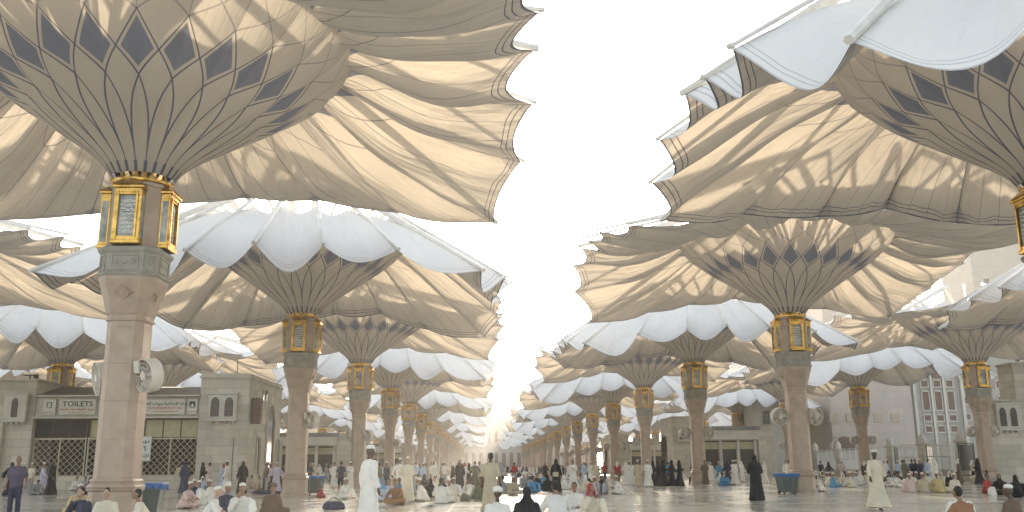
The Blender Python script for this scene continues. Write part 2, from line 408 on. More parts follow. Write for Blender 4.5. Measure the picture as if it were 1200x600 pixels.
def fan_mesh():
    f = MB()
    f.tube((0, 0, 0), (0, .34, 0), .45, .45, 28, caps=False); f.tube((0, .001, 0), (0, .339, 0), .425, .425, 28, caps=False)
    f.tube((0, .34, 0), (0, .42, 0), .45, .30, 28)
    for r in (.45,): 
        for k in range(28):
            a, b = 2*pi*k/28, 2*pi*(k+1)/28; f.tube((r*cos(a), 0, r*sin(a)), (r*cos(b), 0, r*sin(b)), .022, .022, 5, caps=False)
    f.tube((0, .38, 0), (0, .52, 0), .10, .10, 10)
    g = MB()
    for r in (.13, .24, .34):
        for k in range(20):
            a, b = 2*pi*k/20, 2*pi*(k+1)/20; g.tube((r*cos(a), -.01, r*sin(a)), (r*cos(b), -.01, r*sin(b)), .009, .009, 4, caps=False)
    for k in range(10):
        a = 2*pi*k/10; g.tube((.08*cos(a), -.01, .08*sin(a)), (.44*cos(a), -.005, .44*sin(a)), .009, .009, 4)
    g.tube((0, -.03, 0), (0, .0, 0), .10, .12, 12)
    b = MB()
    for k in range(5):
        a = 2*pi*k/5; ca, sa = cos(a), sin(a); cb, sb = cos(a+.75), sin(a+.75)
        b.add([(.07*ca, .10, .07*sa), (.40*ca, .08, .40*sa), (.40*cb, .20, .40*sb), (.07*cb, .18, .07*sb)], [(0, 1, 2, 3), (3, 2, 1, 0)])
    b.tube((0, .06, 0), (0, .3, 0), .09, .09, 10)
    return f.mesh('fan', MAT['fan'], False), g.mesh('grille', MAT['fan']), b.mesh('blades', MAT['fan'])
FANM = fan_mesh()

CAN = {}
for kind in ('high', 'low'):
    for s in range(4):
        sd_ = 11+s*7+(kind == 'low')*3
        CAN[kind, s, 'near'] = canopy(kind, sd_, s % 2, 18, 26, 34)
        CAN[kind, s, 'far'] = canopy(kind, sd_, s % 2, 7, 16, 12)
ARMS = {}
for kind in ('high', 'low'):
    for s in range(4):
        T = CAN[kind, s, 'near'][2]; each = []; allm = MB()
        for i in range(NP):
            a = MB(); arm_shapes(a, T, i, kind, s % 2); each.append(a.mesh('arm', MAT['arm'])); allm.add(a.V, a.F)
        ARMS[kind, s] = (each, allm.mesh('arm_frame', MAT['arm']))
mast = MB(); mast.tube((0, 0, 9.7), (0, 0, 13.2), .34, .30, 14); mast.lathe([(.45, 11.3), (.5, 11.5), (.5, 11.8), (.4, 11.9)], 14)
mast.lathe([(.32, 13.2), (.36, 13.3), (.2, 13.6), (.05, 14.2)], 12); MASTM = mast.mesh('mast', MAT['arm'])
pipes = MB()
for k in range(16):
    th = 2*pi*(k+.5)/16; pipes.tube((.60*cos(th), .60*sin(th), 9.5), (.84*cos(th), .84*sin(th), 9.86), .045, .045, 6)
PIPEM = pipes.mesh('drain_pipes', MAT['dark'])
# far columns: everything of stone in one mesh, every lantern in one
def joinm(name, meshes, mats):
    V, F, I = [], [], []
    for me, Mx in meshes:
        n = len(V); V += [tuple(Mx @ v.co) for v in me.vertices]
        for p in me.polygons: F.append(tuple(i+n for i in p.vertices)); I.append(mats.index(me.materials[0]))
    return mesh_from(name, V, F, mats, I)
Id = Matrix.Identity(4)
FARCOL = joinm('column', [(CM[k], Id) for k in ('plinth', 'shaft', 'capital', 'frieze', 'lantern_housing')], [MAT['stone'], MAT['grey_stone']])
FARLAN = joinm('lantern_crown', [(CM['gilded_collar'], Id)] + [(CM[n], Matrix.Rotation(k*pi/2, 4, 'Z')) for k in range(4) for n in ('lantern', 'glass_pane')], [MAT['gold'], MAT['pane']])

ROWS = {'L': (-9.9, 'left avenue row'), 'R': (16.81, 'right avenue row'), 'P': (-33.4, 'outer left row'), 'Q': (39.85, 'outer right row'), 'O': (-57.0, 'far left row')}
ORD = ['nearest', 'second', 'third', 'fourth', 'fifth', 'sixth', 'seventh', 'eighth', 'ninth', 'tenth', 'eleventh', 'twelfth', 'thirteenth', 'fourteenth', 'fifteenth', 'sixteenth', 'seventeenth']
Z1, DY = 25.73, 24.0
def umbrella(row, k):
    x = ROWS[row][0]; y = Z1 + DY*k
    par = k + (0 if row in 'LQO' else 1); kind = 'high' if par % 2 == 0 else 'low'
    s = (k//2 + (row in 'RP') + (row == 'L' and kind == 'high' and 0)) % 2; near = k <= 4
    root = empty('umbrella', (x, y, 0), 0)
    st = 'with raised rim' if kind == 'high' else 'with drooping white rim'
    o = ORD[k] if k >= 0 else 'overhead'
    tag(root, f'giant umbrella {st}, {o} in the {ROWS[row][1]}', 'umbrella', 'giant umbrellas in rows over the plaza')
    s += 2*(((k+1)//2 + (row in 'PQ') + (row in 'RO')*(k > 1)) % 2)
    cb, co, T = CAN[kind, s, 'near' if k <= 3 else 'far']
    rot = 0
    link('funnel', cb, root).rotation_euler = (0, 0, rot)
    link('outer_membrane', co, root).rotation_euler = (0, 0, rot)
    if near:
        if k <= 2:
            for a in ARMS[kind, s][0]: link('arm', a, root).rotation_euler = (0, 0, rot)
        else: link('arm_frame', ARMS[kind, s][1], root).rotation_euler = (0, 0, rot)
        link('mast', MASTM, root); link('drain_pipes', PIPEM, root)
        for n in ('plinth', 'shaft', 'capital', 'frieze', 'lantern_housing', 'gilded_collar'): link(n, CM[n], root)
        for q in range(4):
            l = link('lantern', CM['lantern'], root); l.rotation_euler = (0, 0, q*pi/2)
            link('glass_pane', CM['glass_pane'], l)
            if k <= 1: link('inscription', CM['inscription'], l)
    else:
        link('arm_frame', ARMS[kind, s][1], root).rotation_euler = (0, 0, rot)
        link('column', FARCOL, root); link('lantern_crown', FARLAN, root)
    if k <= 7:
        for sx in (-1, 1):
            lf_ = row in 'LPO'; f = link('fan', FANM[0], root, ((.70 if sx > 0 else -.86), (-.62 if sx > 0 else .15), 3.85) if lf_ else (sx*.98, -.25, 3.95)); th_ = radians(-48 if row in 'LPO' else 18) + sx*radians(8); f.rotation_euler = (radians(10), 0, th_)
            link('blades', FANM[2], f); link('grille', FANM[1], f)
            b = MB(); q0 = Vector((-sx*.50, .22, .05)) if not lf_ else Vector((-.20*sx, .25, .25)); q0.rotate(Matrix.Rotation(-th_, 3, 'Z')); b.tube((0, .42, 0), q0, .05, .05, 8); b.box(q0, (.16, .3, .34), -th_, .02)
            b.build('bracket', MAT['fan'], f)
    return root
for k in range(0, 17):
    umbrella('L', k); umbrella('R', k)
    if k >= 1: umbrella('P', k)
    if k >= 1: umbrella('Q', k)
    if 3 <= k <= 12: umbrella('O', k)

# ------------------------------------------------------------------ ground: polished marble slabs
def marble():
    m = newmat('polished marble paving', (.5, .49, .45), .1); nt = m.node_tree; b = nt.nodes['Principled BSDF']
    tc = nd(nt, 'ShaderNodeTexCoord'); sp = nd(nt, 'ShaderNodeSeparateXYZ'); nt.links.new(tc.outputs['Object'], sp.inputs[0])
    x, y = X(nt, sp.outputs[0]), X(nt, sp.outputs[1])
    def joint(c, size, w): return (((c/size).fract() - .5).abs()).gt(.5 - w/size)
    j = joint(x, 1.2, .010).max(joint(y, 1.2, .010))
    band = joint(x + 3.0, 12.0, .45).max(joint(y + 1.2, 12.0, .45))
    fx = nd(nt, 'ShaderNodeTexWhiteNoise', noise_dimensions='2D'); cb = nd(nt, 'ShaderNodeCombineXYZ')
    nt.links.new((x/1.2)._m('FLOOR').k, cb.inputs[0]); nt.links.new((y/1.2)._m('FLOOR').k, cb.inputs[1]); nt.links.new(cb.outputs[0], fx.inputs['Vector'])
    no = nd(nt, 'ShaderNodeTexNoise'); no.inputs['Scale'].default_value = .9; no.inputs['Detail'].default_value = 9; no.inputs['Distortion'].default_value = 1.4
    nt.links.new(tc.outputs['Object'], no.inputs['Vector'])
    def mix(fac, a, c):
        n = nd(nt, 'ShaderNodeMix', data_type='RGBA'); nt.links.new(fac, n.inputs[0])
        for i, q in ((6, a), (7, c)):
            if isinstance(q, tuple): n.inputs[i].default_value = (*q, 1)
            else: nt.links.new(q, n.inputs[i])
        return n.outputs[2]
    c = mix(no.outputs[0], (.54, .53, .46), (.68, .67, .585))
    c = mix((X(nt, fx.outputs[0])*.45).k, c, (.44, .43, .375))
    c = mix((band*.75).k, c, (.26, .24, .21)); c = mix((j*.9).k, c, (.12, .11, .095))
    nt.links.new(c, b.inputs['Base Color'])
    n2 = nd(nt, 'ShaderNodeTexNoise'); n2.inputs['Scale'].default_value = .35; n2.inputs['Detail'].default_value = 6; nt.links.new(tc.outputs['Object'], n2.inputs['Vector'])
    r = X(nt, n2.outputs[0])*.24 + .01 + j*.3 + X(nt, fx.outputs[0])*.05; nt.links.new(r.k, b.inputs['Roughness'])
    n3 = nd(nt, 'ShaderNodeTexNoise'); n3.inputs['Scale'].default_value = 1.3; nt.links.new(tc.outputs['Object'], n3.inputs['Vector'])
    bu = nd(nt, 'ShaderNodeBump'); bu.inputs['Strength'].default_value = .12; bu.inputs['Distance'].default_value = .02
    nt.links.new(n3.outputs[0], bu.inputs['Height']); nt.links.new(bu.outputs[0], b.inputs['Normal'])
    return m
g = MB(); g.add([(-1500, -400, 0), (1500, -400, 0), (1500, 2500, 0), (-1500, 2500, 0)], [(0, 1, 2, 3)])
tag(g.build('ground', marble()), kind='structure')

# ------------------------------------------------------------------ masonry materials
def blocks(name, c1, c2, bw=1.2, bh=.6, mortar=(.22, .2, .17), rough=.7):
    m = newmat(name, c1, rough); nt = m.node_tree; b = nt.nodes['Principled BSDF']
    tc = nd(nt, 'ShaderNodeTexCoord'); sp = nd(nt, 'ShaderNodeSeparateXYZ'); nt.links.new(tc.outputs['Object'], sp.inputs[0])
    cb = nd(nt, 'ShaderNodeCombineXYZ'); nt.links.new((X(nt, sp.outputs[0]) + X(nt, sp.outputs[1])).k, cb.inputs[0]); nt.links.new(sp.outputs[2], cb.inputs[1])
    br = nd(nt, 'ShaderNodeTexBrick'); nt.links.new(cb.outputs[0], br.inputs['Vector'])
    br.inputs['Scale'].default_value = 1; br.inputs['Brick Width'].default_value = bw; br.inputs['Row Height'].default_value = bh
    br.inputs['Mortar Size'].default_value = .008; br.inputs['Color1'].default_value = (*c1, 1); br.inputs['Color2'].default_value = (*c2, 1); br.inputs['Mortar'].default_value = (*mortar, 1)
    no = nd(nt, 'ShaderNodeTexNoise'); no.inputs['Scale'].default_value = .8; no.inputs['Detail'].default_value = 8; nt.links.new(tc.outputs['Object'], no.inputs['Vector'])
    mx = nd(nt, 'ShaderNodeMix', data_type='RGBA', blend_type='MULTIPLY'); mx.inputs[0].default_value = .35
    nt.links.new(br.outputs[0], mx.inputs[6]); nt.links.new(no.outputs[1], mx.inputs[7])
    mr = nd(nt, 'ShaderNodeMix', data_type='RGBA'); nt.links.new(no.outputs[0], mr.inputs[0]); mr.inputs[6].default_value = (.8, .8, .8, 1); mr.inputs[7].default_value = (1.15, 1.12, 1.08, 1)
    nt.links.new(mr.outputs[2], mx.inputs[7]); mx.inputs[0].default_value = .8
    nt.links.new(mx.outputs[2], b.inputs['Base Color']); return m
MAT['ashlar'] = blocks('pale stone ashlar', (.46, .425, .355), (.60, .56, .48))
MAT['marblew'] = noisy('grey white stone', (.50, .47, .41), (.60, .57, .50), 1.2, .55)
MAT['pink'] = blocks('pinkish stone cladding', (.43, .375, .33), (.48, .42, .37), 2.4, 1.2)
MAT['greyclad'] = blocks('grey stone cladding', (.33, .31, .28), (.37, .35, .32), 2.0, 1.0)
MAT['whitewall'] = noisy('white render', (.60, .58, .54), (.68, .66, .62), .5, .8)
MAT['sign'] = noisy('cream sign board', (.60, .57, .48), (.66, .63, .55), 1, .5)
MAT['wsign'] = newmat('white sign board', (.74, .74, .71), .5)
MAT['ink'] = newmat('black lettering', (.04, .05, .05), .6)
MAT['redink'] = newmat('red lettering', (.45, .08, .04), .6)
MAT['orangeink'] = newmat('orange lettering', (.60, .28, .06), .6)
MAT['roofm'] = noisy('grey ribbed roof sheet', (.17, .18, .17), (.24, .245, .235), 2, .5, .2)
MAT['glassd'] = newmat('dark window glass', (.035, .04, .042), .08)
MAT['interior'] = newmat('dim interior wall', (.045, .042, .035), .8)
MAT['blind'] = noisy('yellow blind', (.42, .38, .22), (.50, .46, .30), 2, .7)
MAT['brownwin'] = noisy('brown window lattice', (.13, .075, .05), (.18, .11, .075), 4, .5)
MAT['fencew'] = newmat('white painted steel', (.72, .72, .68), .4)
MAT['gate'] = noisy('pale bronze steel', (.46, .41, .31), (.56, .50, .39), 5, .5, .3)
MAT['greenm'] = newmat('dark green painted steel', (.05, .08, .06), .4)

def lattice(mb, x0, x1, z0, z1, y, p=.42, w=.02):
    H = z1-z0
    n = int((x1-x0)/p)
    for k in range(-int(H/p)-1, n+1):
        for sgn in (0, 1):
            a = x0+k*p; xa, xb = a, a+H
            za, zb = (z0, z1) if not sgn else (z1, z0)
            # clip to x0..x1
            ta = max(0, (x0-xa)/H); tb = min(1, (x1-xa)/H)
            if tb <= ta: continue
            pa = Vector((xa+H*ta, y+sgn*.03, za+(zb-za)*ta)); pb = Vector((xa+H*tb, y+sgn*.03, za+(zb-za)*tb))
            mb.tube(pa, pb, w, w, 4, caps=False)
def text(body, size, mat, name='lettering', parent=None, loc=(0, 0, 0), rz=0, xs=1.0, ext=.006):
    cu = bpy.data.curves.new('txt', 'FONT'); cu.body = body; cu.size = size; cu.extrude = ext; cu.align_x = 'CENTER'; cu.align_y = 'CENTER'
    cu.offset = size*.012; cu.resolution_u = 3
    o = bpy.data.objects.new('txt', cu); C.objects.link(o)
    me = bpy.data.meshes.new_from_object(o.evaluated_get(bpy.context.evaluated_depsgraph_get()))
    bpy.data.objects.remove(o); bpy.data.curves.remove(cu)
    me.transform(Matrix.Rotation(rz, 4, 'Z') @ Matrix.Rotation(pi/2, 4, 'X') @ Matrix.Scale(xs, 4, (1, 0, 0)))
    me.materials.clear(); me.materials.append(mat); me.name = name
    return link(name, me, parent, loc)
AR_WC = '\ufee9\ufe8e\ufef4\ufee4\ufedf\ufe8d \ufe95\ufe8d\ufead\ufeed\ufea9'
AR_PR = '\ufe94\ufef4\ufee3\ufefc\ufeb3\ufef9\ufe8d \ufe93\ufead\ufe8d\ufea9\ufef9\ufe8d'

def arched_bay(root, xc, y, z0, z1, w, two=True, rz=0, glass='glassd'):
    """projecting stone box with arched windows and small corbels below"""
    b = MB(); b.box((0, -.18, (z1-z0)/2), (w, .36, z1-z0), bev=.03); b.box((0, -.21, z1-z0+.06), (w+.16, .46, .12)); b.box((0, -.20, -.07), (w+.10, .44, .14))
    n = 4
    for k in range(n): b.box((-w/2+.25+k*(w-.5)/(n-1), -.14, -.22), (.16, .28, .2), bev=.03)
    o = b.build('window_bay', MAT['marblew'], root, (xc, y, z0)); o.rotation_euler = (0, 0, rz)
    H = (z1-z0)
    for s in ((-1, 1) if two else (0,)):
        ww = w*.30
        f = MB(); prism(f, arch_pts(ww+.14, H*.52, H*.80+.06, 10, True), -.385, -.375, (s*w*.24, 0, H*.08)); 
        fo = f.build('window_frame', MAT['sign'], o)
        p = MB(); prism(p, arch_pts(ww, H*.50, H*.78, 10, True), -.40, -.388, (s*w*.24, 0, H*.10)); po = p.build('window', MAT[glass], o)
        q = MB()
        for t in (-1, 0, 1): q.box((s*w*.24+t*ww*.27, -.41, H*.38), (.025, .02, H*.52))
        for t in range(5): q.box((s*w*.24, -.41, H*(.16+.11*t)), (ww*.9, .02, .025))
        for t in range(8): q.tube((s*w*.24+ww*.28*cos(t*pi/4), -.41, H*.62+ww*.28*sin(t*pi/4)), (s*w*.24+ww*.28*cos((t+1)*pi/4), -.41, H*.62+ww*.28*sin((t+1)*pi/4)), .02, .02, 4)
        q.build('lattice', MAT['brownwin'], po)
    return o

# ------------------------------------------------------------------ toilets building on the left
YB = 69.0
root = tag(empty('toilet_building', (-27, YB, 0)), 'low pale stone toilets building with shutters and sign fascia behind left columns', 'building')
def W(x, y, z=0): return (x+27, y-YB, z)     # world -> building space
b = MB()
b.box(W(-19.2, 74.5, 4.0), (3.6, 11.0, 8.0), bev=.03); b.box(W(-19.2, 74.5, 8.05), (3.8, 11.2, .14)); b.box(W(-19.2, 74.5, 8.2), (3.6, 11, .2))
b.box(W(-19.2, 74.5, .12), (3.72, 11.12, .24))
b.build('wall', MAT['ashlar'], root); b = MB(); b.box(W(-36.8, 74.3, 3.9), (7.6, 10.4, 7.8), bev=.03); b.box(W(-36.8, 74.3, 7.86), (7.8, 10.6, .14)); b.box(W(-36.8, 74.3, .12), (7.72, 10.52, .24))
b.box(W(-35.4, 68.95, 3.1), (.9, .5, 6.2), bev=.05)
b.build('wall', MAT['ashlar'], root)
b = MB(); b.box(W(-27, 71.0, 5.9), (12.0, 3.4, 1.5)); b.box(W(-27, 69.2, 5.12), (12.0, .5, .12)); b.box(W(-27, 69.15, 6.68), (12.0, .7, .10))
b.build('fascia', MAT['marblew'], root)
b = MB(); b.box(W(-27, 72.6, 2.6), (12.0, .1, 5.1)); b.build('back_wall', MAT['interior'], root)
b = MB(); b.box(W(-27, 69.45, .45), (12.0, .35, .9)); b.box(W(-27, 69.42, .05), (12.0, .5, .1)); b.build('low_wall', MAT['ashlar'], root)
b = MB(); 
for k in range(60):
    x = -32.95+k*.2; b.box(W(x+.05, 70.9, 7.17), (.10, 4.3, .05), rx=radians(13)); b.box(W(x+.15, 70.9, 7.13), (.10, 4.3, .05), rx=radians(13))
b.box(W(-27, 68.88, 6.68), (12.1, .06, .14)); b.build('roof', MAT['roofm'], root)
for x0, x1 in ((-32.9, -29.2), (-29.0, -25.2), (-25.0, -21.1)):
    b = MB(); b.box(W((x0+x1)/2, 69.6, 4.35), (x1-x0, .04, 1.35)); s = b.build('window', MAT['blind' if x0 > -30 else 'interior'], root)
    b = MB(); 
    for q in range(4): b.box(W(x0+(x1-x0)*q/3, 69.56, 4.35), (.07, .08, 1.4))
    b.box(W((x0+x1)/2, 69.56, 3.66), (x1-x0, .1, .1)); b.box(W((x0+x1)/2, 69.56, 5.0), (x1-x0, .1, .1)); b.build('frame', MAT['bronze'], s)
    b = MB(); lattice(b, x0-(-27), x1-(-27), .95, 3.6, .45, .46, .028); 
    for q in range(3): b.box(W(x0+(x1-x0)*q/2, 69.5, 2.3), (.09, .1, 2.8))
    b.box(W((x0+x1)/2, 69.5, 3.6), (x1-x0, .12, .09)); b.box(W((x0+x1)/2, 69.5, .95), (x1-x0, .12, .09))
    b.build('sliding_gate', MAT['gate'], root)
def sign(x0, x1, z0, z1, parts, mat='sign', y=69.14):
    b = MB(); b.box(W((x0+x1)/2, y, (z0+z1)/2), (x1-x0, .05, z1-z0), bev=.01); s = b.build('sign', MAT[mat], root)
    f = MB()
    for zz in (z0, z1): f.box(W((x0+x1)/2, y-.03, zz), (x1-x0+.06, .03, .05))
    for xx in (x0, x1): f.box(W(xx, y-.03, (z0+z1)/2), (.05, .03, z1-z0))
    f.build('sign_frame', MAT['marblew'], s)
    for body, size, m, dx, dz, xs in parts:
        t = text(body, size, MAT[m], 'lettering', s, W((x0+x1)/2+dx, y-.036, (z0+z1)/2+dz), xs=xs)
    return s
sign(-31.2, -28.6, 5.35, 6.45, [('TOILETS', .52, 'ink', 0, .2, 1.15), (AR_WC+' '+AR_WC, .24, 'redink', 0, -.16, 1), (AR_PR, .16, 'orangeink', 0, -.40, 1.3)])
s_ = sign(-32.4, -31.5, 5.35, 6.45, []); b = MB()
for q in ((-.16, .25), (.16, .25)): b.box(W(-31.95+q[0], 69.1, 5.9+.12), (.05, .02, .36)); 
b.box(W(-31.95, 69.1, 6.2), (.36, .02, .05)); b.box(W(-31.87, 69.1, 5.85), (.2, .02, .05)); b.build('pictogram', MAT['ink'], s_); text(AR_WC, .13, MAT['redink'], 'lettering', s_, W(-31.95, 69.104, 5.5))
sign(-24.9, -22.1, 5.35, 6.45, [(AR_WC + ' ' + AR_PR, .30, 'ink', 0, .22, 1.0), (AR_PR + ' ' + AR_WC, .20, 'redink', 0, -.08, 1.1), (AR_WC + ' ' + AR_PR, .16, 'orangeink', 0, -.34, 1)])
s_ = sign(-21.9, -21.2, 5.35, 6.45, []); b = MB()
b.box(W(-21.55, 69.1, 6.05), (.42, .02, .46)); b.build('pictogram', MAT['ink'], s_)
b = MB(); prism(b, [(-.14, 0), (.14, 0), (.05, .16), (0, .26), (-.05, .16)], 69.08-YB, 69.088-YB, (5.45, 0, 5.88)); b.build('pictogram', MAT['wsign'], s_); text(AR_PR, .11, MAT['redink'], 'lettering', s_, W(-21.55, 69.104, 5.52))
s_ = sign(-26.0, -25.2, 5.35, 6.45, []); text(AR_WC, .13, MAT['redink'], 'lettering', s_, W(-25.6, 69.104, 5.6)); b = MB(); b.box(W(-25.6, 69.1, 6.05), (.05, .02, .5)); b.box(W(-25.6, 69.1, 6.15), (.3, .02, .05)); b.build('pictogram', MAT['ink'], s_)
sg = sign(-26.7, -24.4, 2.0, 3.75, [('TOILETS', .46, 'ink', 0, .0, 1), (AR_WC, .42, 'ink', 0, .55, 1), (AR_PR, .34, 'ink', 0, -.5, 1)], 'wsign', 69.32)
arched_bay(root, W(-19.25, 0)[0], 0, 4.95, 6.75, 2.1)
arched_bay(root, W(-34.15, 0)[0], -.1, 4.95, 6.75, 1.6, two=False)
arched_bay(root, W(-37.6, 0)[0], -.1, 4.95, 6.75, 2.0)
# east face: arched doorway, two narrow windows, hanging box sign
for yy, w_, z0, h0, h1, nm in ((76.2, 2.4, .25, 4.6, 6.1, 'doorway'), (72.4, .8, 1.0, 2.4, 2.7, 'window'), (79.2, .8, 1.0, 2.4, 2.7, 'window')):
    p = MB(); prism(p, arch_pts(w_, h0, h1, 12, True), 0, .03); p.xform(Matrix.Rotation(pi/2, 4, 'Z')); o = p.build(nm, MAT['glassd'], root, W(-17.39, yy, z0))
    q = MB()
    P = arch_pts(w_+.3, h0, h1+.15, 12, True)
    for a_, b_ in zip(P[1:], P[2:]): q.tube((a_[0], -.03, a_[1]), (b_[0], -.03, b_[1]), .11, .11, 6)
    q.box((-w_/2-.15, -.03, h0/2), (.2, .2, h0)); q.box((w_/2+.15, -.03, h0/2), (.2, .2, h0)); q.xform(Matrix.Rotation(pi/2, 4, 'Z')); q.build('frame', MAT['marblew'], o)
for yy in (73.3, 74.3): 
    p = MB(); p.box(W(-17.37, yy, 7.0), (.06, .5, .9)); p.build('window', MAT['glassd'], root)
p = MB(); p.box(W(-17.0, 69.9, 5.6), (.7, .5, 1.9), bev=.03); p.box(W(-17.3, 69.9, 6.3), (.3, .1, .1)); p.build('box_lamp', MAT['brownwin'], root)
p = MB(); p.tube(W(-19.2, 72, 8.2), W(-19.2, 72, 9.6), .03); p.build('aerial', MAT['dark'], root)
p = MB(); p.tube(W(-34, 70, 7.9), W(-34, 70, 8.3), .05); p.box(W(-34, 70, 8.3), (1.1, .08, .08)); p.box(W(-33.5, 69.9, 8.2), (.25, .3, .3)); p.build('floodlight', MAT['dark'], root)
# arched relief drawn on the side blocks
for xc in (-19.2,):
    q = MB(); P = arch_pts(1.7, 3.0, 3.8, 12, True)
    for a_, b_ in zip(P[1:], P[2:]): q.tube((a_[0], 0, a_[1]), (b_[0], 0, b_[1]), .035, .035, 5)
    q.tube((-.85, 0, 0), (-.85, 0, 3.0), .035, .035, 5); q.tube((.85, 0, 0), (.85, 0, 3.0), .035, .035, 5)
    q.build('relief_arch', MAT['marblew'], root, W(xc, YB, .6))

# ------------------------------------------------------------------ similar pavilions further away
def pavilion(label, xc, y, w, d, h, openx=(-.3, .5), side=1):
    r = tag(empty('pavilion_building', (xc, y, 0)), label, 'building')
    b = MB(); b.box((-w*.36, d/2, h/2), (w*.28, d, h), bev=.04); b.box((w*.42, d/2, h*.42), (w*.16, d, h*.84), bev=.04); b.box((0, d*.75, h*.35), (w, d*.5, h*.7)); b.box((-w*.36, d/2, h+.06), (w*.29, d+.2, .14))
    b.build('wall', MAT['ashlar'], r)
    b = MB(); b.box((w*.06, .4, h*.70), (w*.56, 1.6, h*.17), bev=.03); b.build('fascia', MAT['marblew'], r)
    b = MB(); b.box((w*.06, .8, h*.82), (w*.60, 2.8, h*.05)); b.box((w*.06, -.45, h*.80), (w*.60, .1, h*.05)); b.build('roof', MAT['roofm'], r)
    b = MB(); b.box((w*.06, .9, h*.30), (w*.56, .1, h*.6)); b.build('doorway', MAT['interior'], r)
    b = MB()
    for k in range(4): b.box((w*(-.20+k*.173), .5, h*.31), (.4, .5, h*.62), bev=.03)
    b.box((w*.06, .5, .45), (w*.56, .3, .9)); b.build('pier', MAT['marblew'], r)
    b = MB(); b.box((w*.06, .65, h*.52), (w*.54, .08, h*.12)); b.build('blind', MAT['blind'], r)
    arched_bay(r, -w*.36, -.01, h*.60, h*.84, w*.20)
    return r
pavilion('cream stone pavilion with twin arched windows, seen behind second left column', -23, 118, 13, 9, 6.8)
pavilion('grey roofed pavilion glimpsed between third and fourth left columns', -18.5, 166, 12, 8, 6.6)
pavilion('stone pavilion with flat grey roof behind the black clad woman walking', 32.8, 128, 14, 9, 8.0)
pavilion('small pavilion glimpsed beyond the walking black clad women', 30, 176, 13, 8, 7.2)
pavilion('distant pale pavilion at the far left behind outer columns', -58, 128, 14, 8, 7.5)

# right edge building, front at Y=77
root = tag(empty('stone_gatehouse', (47.6, 77, 0)), 'pale stone building with dark shuttered doorway at right edge', 'building')
b = MB(); b.box((-4.0, 1.0, 3.3), (3.0, 2, 6.6), bev=.04); b.box((2.7, 1.8, 4.9), (10.4, 2.4, 9.8), bev=.04); b.box((2.7, 1.8, 9.86), (10.6, 2.6, .16)); b.box((-4.0, 1, 6.66), (3.2, 2.2, .14)); b.box((-4.0, 1, .12), (3.12, 2.12, .24))
b.build('wall', MAT['ashlar'], root)
b = MB(); prism(b, [(-1.9, 1.2), (1.9, 1.2), (1.9, 4.6), (-1.9, 4.6)], .5, .56, (2.2, -.02, 0)); b.build('shutter', MAT['brownwin'], root)
b = MB(); b.box((2.2, .2, 5.15), (4.8, .9, 1.0), bev=.04); b.box((2.2, .3, .6), (4.6, .7, 1.2)); 
for s in (-1, 1): b.box((2.2+s*2.2, .2, 3.0), (.45, .9, 3.6), bev=.03)
b.build('door_surround', MAT['marblew'], root)
b = MB(); lattice(b, .4, 4.1, 1.2, 4.6, .42, .5, .025); b.build('grille', MAT['dark'], root)
for k in range(3):
    b = MB(); b.box((-.6+k*1.45, .56, 8.1), (.62, .1, 1.3)); o = b.build('window', MAT['glassd'], root); b = MB(); b.box((-.6+k*1.45, .5, 7.35), (.9, .25, .12)); b.box((-.6+k*1.45, .5, 7.05), (.2, .2, .4)); b.box((-.6+k*1.45, .5, 8.82), (.8, .16, .1)); b.build('sill', MAT['marblew'], o)
arched_bay(root, -3.9, -.01, 4.3, 6.3, 1.9)

# tall buildings right
def tower(name, label, x0, x1, y, d, h, mat, wins=(), extra=None):
    r = tag(empty(name, ((x0+x1)/2, y, 0)), label, 'building'); w = x1-x0
    b = MB(); b.box((0, d/2, h/2), (w, d, h)); b.box((0, d/2, h+.2), (w+.5, d+.5, .5)); b.build('wall', MAT[mat], r)
    for (cx, cz, ww, hh, m) in wins:
        b = MB(); b.box((cx-(x0+x1)/2, -.03, cz), (ww, .12, hh)); o = b.build('window', MAT[m], r)
        f = MB()
        for s in (-1, 1): f.box((cx-(x0+x1)/2+s*ww/2, -.06, cz), (.14, .22, hh+.16))
        f.box((cx-(x0+x1)/2, -.06, cz+hh/2), (ww+.1, .22, .16)); f.box((cx-(x0+x1)/2, -.08, cz-hh/2), (ww+.3, .3, .16)); f.build('frame', MAT['marblew'], o)
        if ww > 1.5:
            q = MB(); q.box((cx-(x0+x1)/2, -.10, cz), (.08, .04, hh))
            for k in range(1, int(hh/1.0)): q.box((cx-(x0+x1)/2, -.10, cz-hh/2+k), (ww, .04, .08))
            q.build('glazing_bar', MAT['dark'], o)
    return r
r = tower('stone_hall', 'tall pinkish stone hall with a round arched opening behind the fence', 50.6, 62.8, 135, 12, 34, 'pink')
b = MB(); prism(b, arch_pts(3.2, 1.6, 3.2, 14), -.08, .02, (-4.6, 0, 2.2)); o = b.build('arched_window', MAT['brownwin'], r)
q = MB(); P = arch_pts(3.7, 1.6, 3.45, 14)
for a_, b_ in zip(P[1:], P[2:]): q.tube((a_[0]-4.6, -.12, a_[1]+2.2), (b_[0]-4.6, -.12, b_[1]+2.2), .25, .25, 6)
q.build('arch_surround', MAT['pink'], o)
for xc in (-3.2, 3.4):
    for k in range(2): b = MB(); b.box((xc-2.5+k*2.5, -.05, 8.2), (1.3, .14, 1.3), bev=.02); b.build('wall_panel', MAT['stone'], r)
tower('white_block', 'narrow white block standing beside the pinkish hall', 40.5, 47.5, 140, 12, 17, 'whitewall', [(42.5, 8.5, 1.2, 2.0, 'glassd'), (45.2, 8.5, 1.2, 2.0, 'glassd'), (42.5, 12.5, 1.2, 2.0, 'glassd')])
wins = []
for i in range(3):
    for (z0, z1) in ((6.2, 7.2), (7.85, 8.85), (9.5, 12.4), (13.0, 14.1)): wins.append((67.3+i*1.95, (z0+z1)/2, 1.15, z1-z0, 'brownwin'))
